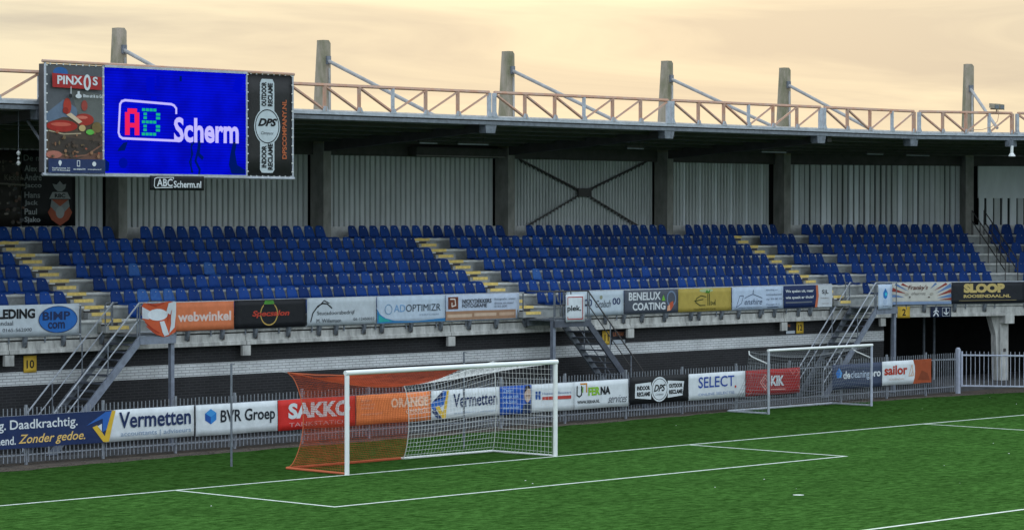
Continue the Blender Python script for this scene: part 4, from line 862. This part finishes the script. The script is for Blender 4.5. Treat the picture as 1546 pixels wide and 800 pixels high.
LW, LH = 4.9, 2.78
LV = (.50, .46, .95); PK = (.80, .015, .10); GN = (.01, .42, .22); DKB = (.0, .008, .12)
def lx(m_): return m_/LW
items = [('E', .13, .10, .03, .05, (0, .004, .30)), ('R', .29, .345, .78, .93, (0, .003, .50)), ('R', .36, .38, .84, .94, (0, .003, .46)), ('R', .32, .36, .66, .74, (0, .003, .52)), ('P', [(.90, .84), (.955, .80), (.98, .95), (.93, .97)], (0, .003, .52)), ('R', .52, .535, .90, .95, DKB),
    ('P', [(.09, .21), (.14, .22), (.16, .30), (.13, .29), (.10, .24)], DKB), ('P', [(.0, .02), (.03, .02), (.035, .10), (.0, .14)], DKB),
    ('L', [(.63, .33), (.60, .27), (.61, .20), (.59, .12), (.61, .02)], .05, DKB), ('L', [(.66, .32), (.65, .20), (.68, .16)], .10, DKB), ('L', [(.65, .24), (.63, .13), (.66, .05), (.655, .0)], .07, DKB), ('L', [(.60, .33), (.60, .02)], .03, DKB),
    ('P', [(.90, .32), (.93, .33), (.915, .22), (.93, .10), (.99, .05), (.99, .01), (.89, .01), (.87, .10), (.88, .20)], DKB)]
# rounded box outline: open at top right
X = lambda m_: (m_+4.44)/LW; Z = lambda m_: (m_-7.41)/2.76
bxp = [(-2.02, 9.03), (-2.02, 9.16), (-2.10, 9.24), (-2.2, 9.27), (-3.75, 9.33), (-3.86, 9.30), (-3.92, 9.22), (-3.97, 8.48), (-3.93, 8.38), (-3.84, 8.33), (-2.0, 8.30)]
items += [('L', [(X(a), Z(b)) for a, b in bxp], .062, LV)]
Ac = PK
for a, b, c, d in [(-3.76, -3.60, 8.42, 9.02), (-3.44, -3.28, 8.42, 9.02), (-3.68, -3.36, 8.98, 9.12), (-3.60, -3.44, 8.62, 8.74)]: items.append(('R', X(a), X(b), Z(c), Z(d), Ac))
for z_ in (8.42, 8.74, 9.06):
    for j in range(4 if z_ != 9.06 else 4): items.append(('R', X(-3.20+j*.125), X(-3.095+j*.125), Z(z_), Z(z_+.075), GN))
for z_ in (8.53, 8.63, 8.85, 8.95): items.append(('R', X(-3.16), X(-3.05), Z(z_), Z(z_+.07), GN)); items.append(('R', X(-2.74), X(-2.60), Z(z_), Z(z_+.07), GN))
items += [('T', 'Scherm', X(-2.13), X(.14), Z(8.26), Z(8.93), LV, .03)]
o = banner('led_display', None, None, f0, -4.44, .46, ST, 7.41, 10.17, (0, 0, .5), items, wav=0, parent=S, base_mat=led_base(), matf=led); under(o)
for ch in o.children:
    pass
o = banner('printed_panel', 'grey panel with food photo reading PINXOS', None, f0, -6.30, -4.47, ST, 7.40, 10.18, hx('55585c'), [
    ('R', 0, 1, .0, 1, hx('56595e')), ('E', .25, .93, .13, .05, hx('2f5f9a')), ('P', [(0, .55), (.3, .68), (.55, .60), (.5, .40), (0, .38)], hx('5f6f84')), ('P', [(.4, .78), (1, .74), (1, .45), (.6, .5)], hx('626563')),
    ('P', [(0, .46), (.3, .52), (.7, .50), (1, .44), (1, .12), (0, .12)], hx('4f4238')), ('P', [(0, .22), (.5, .12), (1, .24), (1, .12), (0, .12)], hx('6a4c40')), ('P', [(.05, .38), (.4, .33), (.95, .30), (.98, .20), (.5, .16), (.05, .22)], hx('3f3732')),
    ('L', [(.04, .39), (.3, .36), (.6, .37)], .03, hx('a89a80')), ('L', [(.1, .20), (.4, .15), (.7, .17), (.98, .27)], .04, hx('7d5a4a')),
    ('E', .27, .435, .27, .055, hx('9c2a22')), ('E', .25, .45, .18, .018, hx('c05a4a')), ('E', .66, .50, .17, .055, hx('9a3026')), ('E', .62, .52, .1, .015, hx('c46a5a')), ('E', .36, .62, .07, .075, hx('a83a2c')), ('E', .33, .58, .05, .03, hx('8f2a20')), ('E', .66, .63, .055, .05, hx('96423a')),
    ('P', [(.34, .54), (.42, .56), (.62, .48), (.56, .46)], hx('c8b49a')), ('E', .62, .42, .06, .03, hx('b8a070')), ('E', .76, .385, .075, .025, hx('5fae4a')), ('E', .88, .43, .09, .05, hx('6f5e3a')), ('E', .12, .17, .14, .035, hx('a86a5c')),
    *[('E', random.uniform(.05, .95), random.uniform(.15, .40), random.uniform(.01, .035), random.uniform(.006, .02), hx(random.choice(['7d5a44', '54453a', '8f6a50', '463c34', '6b5a40', '94503c']))) for i in range(34)],
    ('P', [(.08, .79), (.07, .92), (.94, .90), (.95, .78)], hx('a02c2c')), ('L', [(.40, .80), (.40, .73)], .02, WH), ('E', .39, .715, .03, .02, hx('23282c')),
    ('T', 'PINX', .16, .60, .82, .90, WH, .03), ('E', .685, .845, .065, .075, WH), ('E', .685, .845, .028, .048, hx('a02c2c')), ('T', 'S', .78, .87, .82, .90, WH, .03), ('E', .53, .715, .055, .02, WH), ('R', .51, .55, .71, .76, WH), ('T', 'Bites uit & to Go', .61, .96, .705, .735, WH, .02),
    ('R', 0, 1, 0, .13, hx('25355c')), ('E', .20, .095, .028, .022, WH), ('P', [(.18, .085), (.22, .085), (.20, .06)], WH), ('L', [(.50, .065), (.50, .115), (.545, .115), (.545, .065), (.50, .065)], .018, WH), ('E', .80, .088, .035, .022, WH),
    ('T', 'Raadhuisstraat 101', .06, .37, .038, .052, WH, .02), ('T', '4701 PR Roosendaal', .06, .37, .018, .032, WH, .02), ('T', '06-40856779', .43, .64, .028, .044, WH, .02), ('T', 'www.pinxos.nl', .68, .92, .028, .044, WH, .02)], wav=.003, parent=S); under(o)
o = banner('printed_panel', 'black panel with vertical DPS badge and orange address', None, f0, .50, 2.14, ST, 7.40, 10.17, hx('2b2b2c'), [
    ('P', [(.28, .62), (.60, .62), (.60, .92), (.56, .96), (.32, .96), (.28, .92)], hx('b9c4ca')), ('P', [(.28, .06), (.32, .03), (.56, .03), (.60, .06), (.60, .36), (.28, .36)], hx('b9c4ca')), ('E', .44, .49, .29, .185, hx('b9c4ca')), ('RING', .44, .49, .27, .17, .03, hx('23262a')),
    ('T', 'DPS', .23, .66, .49, .57, DK, .05, .35), ('T', 'Company', .30, .58, .40, .44, hx('4b5056'), 0, .4), ('TV', 'OUTDOOR', .31, .42, .69, .93, DK, .04), ('TV', 'RECLAME', .45, .56, .69, .92, DK, .04), ('TV', 'INDOOR', .31, .42, .08, .30, DK, .04), ('TV', 'RECLAME', .45, .56, .06, .32, DK, .04),
    ('TV', 'DPSCOMPANY.NL', .77, .87, .17, .76, hx('b0603c'), .03)], wav=.003, parent=S); under(o)
o = banner('name_plate', 'black rounded plate reading ABCScherm.nl under the screen', None, f0, -2.95, -1.12, 8.36, 6.98, 7.36, hx('17191c'), [
    ('L', [(.42, .78), (.42, .90), (.12, .88), (.07, .80), (.06, .30), (.08, .16), (.40, .20)], .022, WH), ('T', 'ABC', .11, .40, .26, .80, WH, .02), ('T', 'Scherm.nl', .42, .94, .18, .66, WH, .02)], wav=0, parent=S, thick=.05); under(o)
mb = MB(); mb.tube((-5.58, 10.2, 8.78), (-6.2, 8.62, 8.05), .04, M['steel'], 6); under(mb.build('hanger_strut', S))
mb = MB(); mb.tube((1.9, 10.2, 8.9), (1.9, 8.7, 8.2), .04, M['steel_d'], 6); mb.tube((-2, 10.2, 8.9), (-2, 8.7, 8.2), .04, M['steel_d'], 6); under(mb.build('hanger_strut', S))
mb = MB()
for zz in (9.2, 9.95):
    for x in (-6.1, -2.0, 1.9): mb.box(x-.05, x+.05, 8.72, 8.92, zz-.04, zz+.04, M['steel_d'])
under(mb.build('mounting_arm', S))
mb = MB()   # eyelet ties along the edges of the printed panels
for (x0, x1) in ((-6.30, -4.47), (.50, 2.14)):
    for i in range(12):
        z = 7.5+i*.24
        for x in (x0, x1): mb.box(x-.03, x+.03, 8.43, 8.45, z, z+.035, M['netw'])
    for i in range(8):
        x = x0+.1+i*.21
        for z in (7.36, 10.17): mb.box(x, x+.03, 8.43, 8.45, z, z+.05, M['netw'])
under(mb.build('eyelet_tie', S, kind='stuff'))
# cable with floats hanging left of the screen
mb = MB(); mb.tube((-6.4, 9.5, 9.05), (-6.4, 9.5, 7.75), .008, M['steel_d'], 4)
for z, r in ((7.92, .06), (7.78, .035), (7.66, .06)): mb.tube((-6.4, 9.5, z-r), (-6.4, 9.5, z), r*.4, M['netw'], 6, r); mb.tube((-6.4, 9.5, z), (-6.4, 9.5, z+r), r, M['netw'], 6, r*.4)
tag(mb.build('hanging_cable'), 'thin cable with pale clips hanging from the roof left of the screen', 'cable')

# floodlight and pendant horn on the roof edge at the right
p = rf1(3.35, 8.95); FLT = thing('floodlight', 'small twin floodlight clamped on top of the roof truss at right', 'floodlight', (p[0], p[1], 10.0))
mb = MB(); mb.tube((0, 0, 0), (0, 0, .14), .03, M['backlit']); mb.tube((-.25, .1, .14), (.25, -.1, .14), .025, M['backlit']); mb.build('bracket', FLT)
for dx in (-.17, .17):
    mb = MB(); mb.sweep([[(dx-.14, -.12, .14), (dx+.14, -.12, .10), (dx+.14, -.12, .30), (dx-.14, -.12, .32)], [(dx-.10, .14, .18), (dx+.10, .14, .18), (dx+.10, .14, .34), (dx-.10, .14, .34)]], M['moss_conc']); lh = mb.build('lamp_head', FLT)
    m2 = MB(); m2.box(dx-.11, dx+.11, -.135, -.122, .15, .27, M['steel_d']); m2.build('lens', lh)
mb = MB(); pts = [(.1, 0, .1), (.12, 0, -.1), (.05, 0, -.3), (-.3, 0, -.5), (-.9, 0, -.62), (-1.6, 0, -.65)]; mb.path(pts, .012, M['backlit'], 4); mb.build('cable', FLT)
p = rf1(4.0, 8.95); HN = thing('pendant_lamp', 'small white bell-shaped lamp hanging below the roof edge at right', 'lamp', (p[0], p[1], 8.45))
mb = MB(); mb.tube((0, 0, .38), (0, 0, .62), .05, M['steel_d'], 8); mb.build('mount', HN)
mb = MB(); mb.tube((0, 0, .14), (0, 0, .38), .055, M['white'], 8, .06); mb.tube((0, 0, .0), (0, 0, .06), .13, M['white'], 10, .11); mb.tube((0, 0, .06), (0, 0, .15), .11, M['white'], 10, .035); mb.build('lamp_shade', HN)

# ------------------------------------------------------------------ perimeter fence
FE = thing('perimeter_fence', 'long grey steel bar fence carrying banners between pitch and stand', 'fence', (0, 8, 0))
px = [-14.5+2.5*i for i in range(20)]; px = [x for x in [-12.2, -9.75, -7.25, -4.79, -2.37, -.3, 2.15, 4.7, 7.3, 10.1, 12.9, 15.7, 18.4, 21.1, 23.9, 26.7, 29.3, 31.6]]
for x in px:
    mb = MB(); mb.box(x-.03, x+.03, .035, .095, 0, 1.52, M['fence']); mb.build('fence_post', FE)
for a, b in zip(px, px[1:]+[33.3]):
    for z in (.26, 1.24):
        mb = MB(); mb.box(a+.031, b-.031, .0, .035, z-.02+random.uniform(-.006, .006), z+.02, M['fence']); mb.build('fence_rail', FE)
pk = MB(); pk.tube((0, -.013, .08), (0, -.013, 1.45), .0125, M['fence'], 6); pkm = pk.mesh('picket')
xs = []; x = -8.4
while x < 33.25: xs.append(x); x += .1305
near_p = xs[:300]; far_p = xs[300:]+[-8.4-.13*i for i in range(1, 30)]
for x in near_p: inst('picket', pkm, FE, (x, 0, random.uniform(-.012, .012)))
mb = MB()
for x in far_p: mb.tube((x, -.013, .08), (x, -.013, 1.45), .0125, M['fence'], 6)
mb.build('picket', FE, kind='stuff')
# gate post and gate leaf swinging towards the pitch
GT = thing('steel_gate', 'pale painted steel gate leaf with thin bars at the right edge', 'gate', (33.5, 8, 0))
gd = (math.cos(R(58)), -math.sin(R(58)))
mb = MB(); mb.box(-.09, .04, -.06, .07, 0, 1.58, M['fence_l']); mb.tube((-.025, .005, 1.58), (-.025, .005, 1.63), .085, M['fence_l'], 8, .05); gp = mb.build('gate_post', GT)
GL = 3.2
mb = MB(); mb.tube((gd[0]*.12, gd[1]*.12, .24), (gd[0]*.12, gd[1]*.12, 1.50), .035, M['fence_l'], 6)
for z in (.27, 1.36): mb.tube((gd[0]*.12, gd[1]*.12, z), (gd[0]*GL, gd[1]*GL, z), .032, M['fence_l'], 6)
mb.tube((gd[0]*GL, gd[1]*GL, .24), (gd[0]*GL, gd[1]*GL, 1.50), .035, M['fence_l'], 6); mb.tube((.05, 0, .36), (gd[0]*.14, gd[1]*.14, .36), .02, M['dark'], 6); mb.tube((.05, 0, 1.3), (gd[0]*.14, gd[1]*.14, 1.3), .02, M['dark'], 6); mb.build('gate_frame', GT)
for i in range(1, 20):
    s = .12+i*.155; mb = MB(); mb.tube((gd[0]*s, gd[1]*s, .27), (gd[0]*s, gd[1]*s, 1.50), .012, M['fence_l'], 6); mb.build('gate_bar', GT)

# ------------------------------------------------------------------ goals and nets
def net(mb, P, nu, nv, r, m, u0=0, u1=1, m2=None, split=None):
    """strand net on the patch P(u,v)"""
    g = [[Vector(P(u0+(u1-u0)*i/nu, j/nv)) for j in range(nv+1)] for i in range(nu+1)]
    for i in range(nu+1):
        for j in range(nv+1):
            if i < nu: mb.tube(g[i][j], g[i+1][j], r, m, 3, cap=False)
            if j < nv: mb.tube(g[i][j], g[i][j+1], r, m, 3, cap=False)
G = thing('football_goal', 'large white football goal with half orange, half white net', 'goal', (0, 0, 0))
for x in (-3.72, 3.72):
    mb = MB(); n = 12
    mb.tube((x, -.06, 0), (x, -.06, 2.44), .058, M['white'], 16); mb.build('goalpost', G, smooth=False)
mb = MB(); mb.tube((-3.78, -.06, 2.5), (3.78, -.06, 2.5), .06, M['white'], 16); mb.build('crossbar', G)
def backtop(x):        # top edge of the back net, sagging between its corners
    q = (x+3.66)/7.32; sag = .50*math.sin(math.pi*q)**1.1; return (2.15, 2.42-sag)
def back(u, v):        # u along x 0..1 , v 0 bottom..1 top
    x = -3.66+7.32*u; yt, zt = backtop(x); b = math.sin(math.pi*v)**.6
    inn = .32*b*(1-.35*math.sin(math.pi*u)); xx = x+(.22*b if u < .02 else 0)
    return (x+.24*b*(1-u)**6-.20*b*u**6, 2.18-inn+(yt-2.18)*v, zt*v+.03*(1-v))
def side(x, sgn):
    def f(u, v):       # u front->back
        q = back(0 if sgn < 0 else 1, v); fx = x; b = math.sin(math.pi*v)
        return (fx+(q[0]-fx)*u, 0.0+q[1]*u, (2.44*(1-u)+q[2]*u) if v == 1 else (2.44*v*(1-u)+q[2]*u))
    return f
def roofn(u, v):       # v front(bar)->back
    x = -3.66+7.32*u; yt, zt = backtop(x); return (x, yt*v, 2.46*(1-v)+zt*v-.10*math.sin(math.pi*v))
us = (0.34+3.66)/7.32
mb = MB(); net(mb, back, 68, 40, .0037, M['neto'], 0, us); net(mb, side(-3.66, -1), 34, 40, .0037, M['neto'])
net(mb, roofn, 68, 30, .0042, M['neto'], 0, us); NO = mb.build('orange_net', G)
mb = MB(); net(mb, back, 28, 18, .0042, M['netw'], us, 1); net(mb, side(3.66, 1), 16, 18, .0042, M['netw']); net(mb, roofn, 28, 17, .0042, M['netw'], us, 1); mb.build('white_net', G)
mb = MB(); n = 30
pts = [(*([back(us*i/n, 1)[0]]), back(us*i/n, 1)[1], back(us*i/n, 1)[2]) for i in range(n+1)]; mb.path(pts, .018, M['ropeo'], 5)
mb.path([back(0, j/20) for j in range(21)], .014, M['ropeo'], 5); mb.path([(-3.66, 0, 2.44), (-3.66, 1.1, 2.40), (-3.66, 2.15, 2.42)], .014, M['ropeo'], 5); mb.build('orange_edge_rope', G)
mb = MB(); mb.tube((-3.66, 2.2, .05), (.3, 2.24, .05), .035, M['ropeo'], 8); mb.tube((-3.66, 2.2, .05), (-3.70, .02, .05), .03, M['ropeo'], 8); mb.build('orange_ground_bar', G)
mb = MB(); mb.tube((.32, 2.24, .05), (3.66, 2.16, .05), .03, M['white'], 8); mb.tube((3.66, 2.16, .05), (3.70, .02, .05), .025, M['white'], 8)
pts = [back(us+(1-us)*i/n, 1) for i in range(n+1)]; mb.path(pts, .014, M['netw'], 5); mb.path([back(1, j/20) for j in range(21)], .012, M['netw'], 5); mb.path([back(us, j/20) for j in range(21)], .012, M['netw'], 5)
mb.build('white_ground_bar', G)
mb = MB(); mb.path([(-3.66, 2.15, 2.42), (-4.1, 3.78, 2.58)], .005, M['netw'], 4); mb.path([(3.66, 2.05, 2.42), (4.04, 3.62, 2.58)], .005, M['netw'], 4); mb.build('net_cord', G)
for (x, y, h, l) in ((-4.1, 3.78, 2.6, 'thin grey steel net pole on the turf left of the goal'), (4.04, 3.62, 2.62, 'thin grey steel net pole seen through the white net')):
    mb = MB(); mb.tube((x, y, 0), (x, y, h), .03, M['steel_d'], 8); mb.tube((x, y, h), (x+.1, y, h-.02), .015, M['steel_d'], 6); tag(mb.build('net_pole'), l, 'pole', 'poles holding the goal net')
# training goal
T = thing('training_goal', 'smaller grey training goal with sagging grey net standing by the fence', 'goal', (0, 0, 0))
X0, X1, YG, HG = 20.18, 25.62, 5.98, 2.04
for x in (X0, X1):
    mb = MB(); mb.tube((x, YG, 0), (x, YG, HG-.035), .042, M['steel'] if x < 21 else M['fence_l'], 10); mb.build('goalpost', T)
    mb = MB(); mb.tube((x, YG+.05, .04), (x, YG+1.65, .04), .04, M['steel'], 8); mb.build('ground_bar', T)
    mb = MB(); mb.path([(x, YG+.04, 1.62), (x, YG+.62, 1.80), (x, YG+.78, 1.88), (x, YG+.80, 2.0)], .022, M['white'], 6); mb.build('net_bracket', T)
mb = MB(); mb.tube((X0-.04, YG, HG), (X1+.04, YG, HG), .042, M['white'], 10); mb.build('crossbar', T)
mb = MB(); mb.tube((X0, YG+1.65, .04), (X1, YG+1.65, .04), .04, M['steel'], 8); mb.build('ground_bar', T)
def tb(u, v):
    x = X0+(X1-X0)*u; sag = .28*math.sin(math.pi*u); yt = YG+.8; zt = 1.98-sag; b = math.sin(math.pi*v)
    return (x+.1*b*math.sin(u*9), YG+1.65+(yt-YG-1.65)*v-.22*b+.05*math.sin(u*17)*b, .05+(zt-.05)*v)
def tr(u, v): x = X0+(X1-X0)*u; q = tb(u, 1); return (x, YG+(q[1]-YG)*v, 2.02*(1-v)+q[2]*v-.08*math.sin(math.pi*v))
def ts(x, uu):
    def f(u, v): q = tb(uu, v); return (x+(q[0]-x)*u, YG+(q[1]-YG)*u, (2.02*v)*(1-u)+q[2]*u)
    return f
mb = MB(); net(mb, tb, 44, 17, .0045, M['netg']); net(mb, tr, 44, 7, .0045, M['netg']); net(mb, ts(X0, 0), 12, 16, .0045, M['netg']); net(mb, ts(X1, 1), 12, 16, .0045, M['netg']); mb.build('grey_net', T)
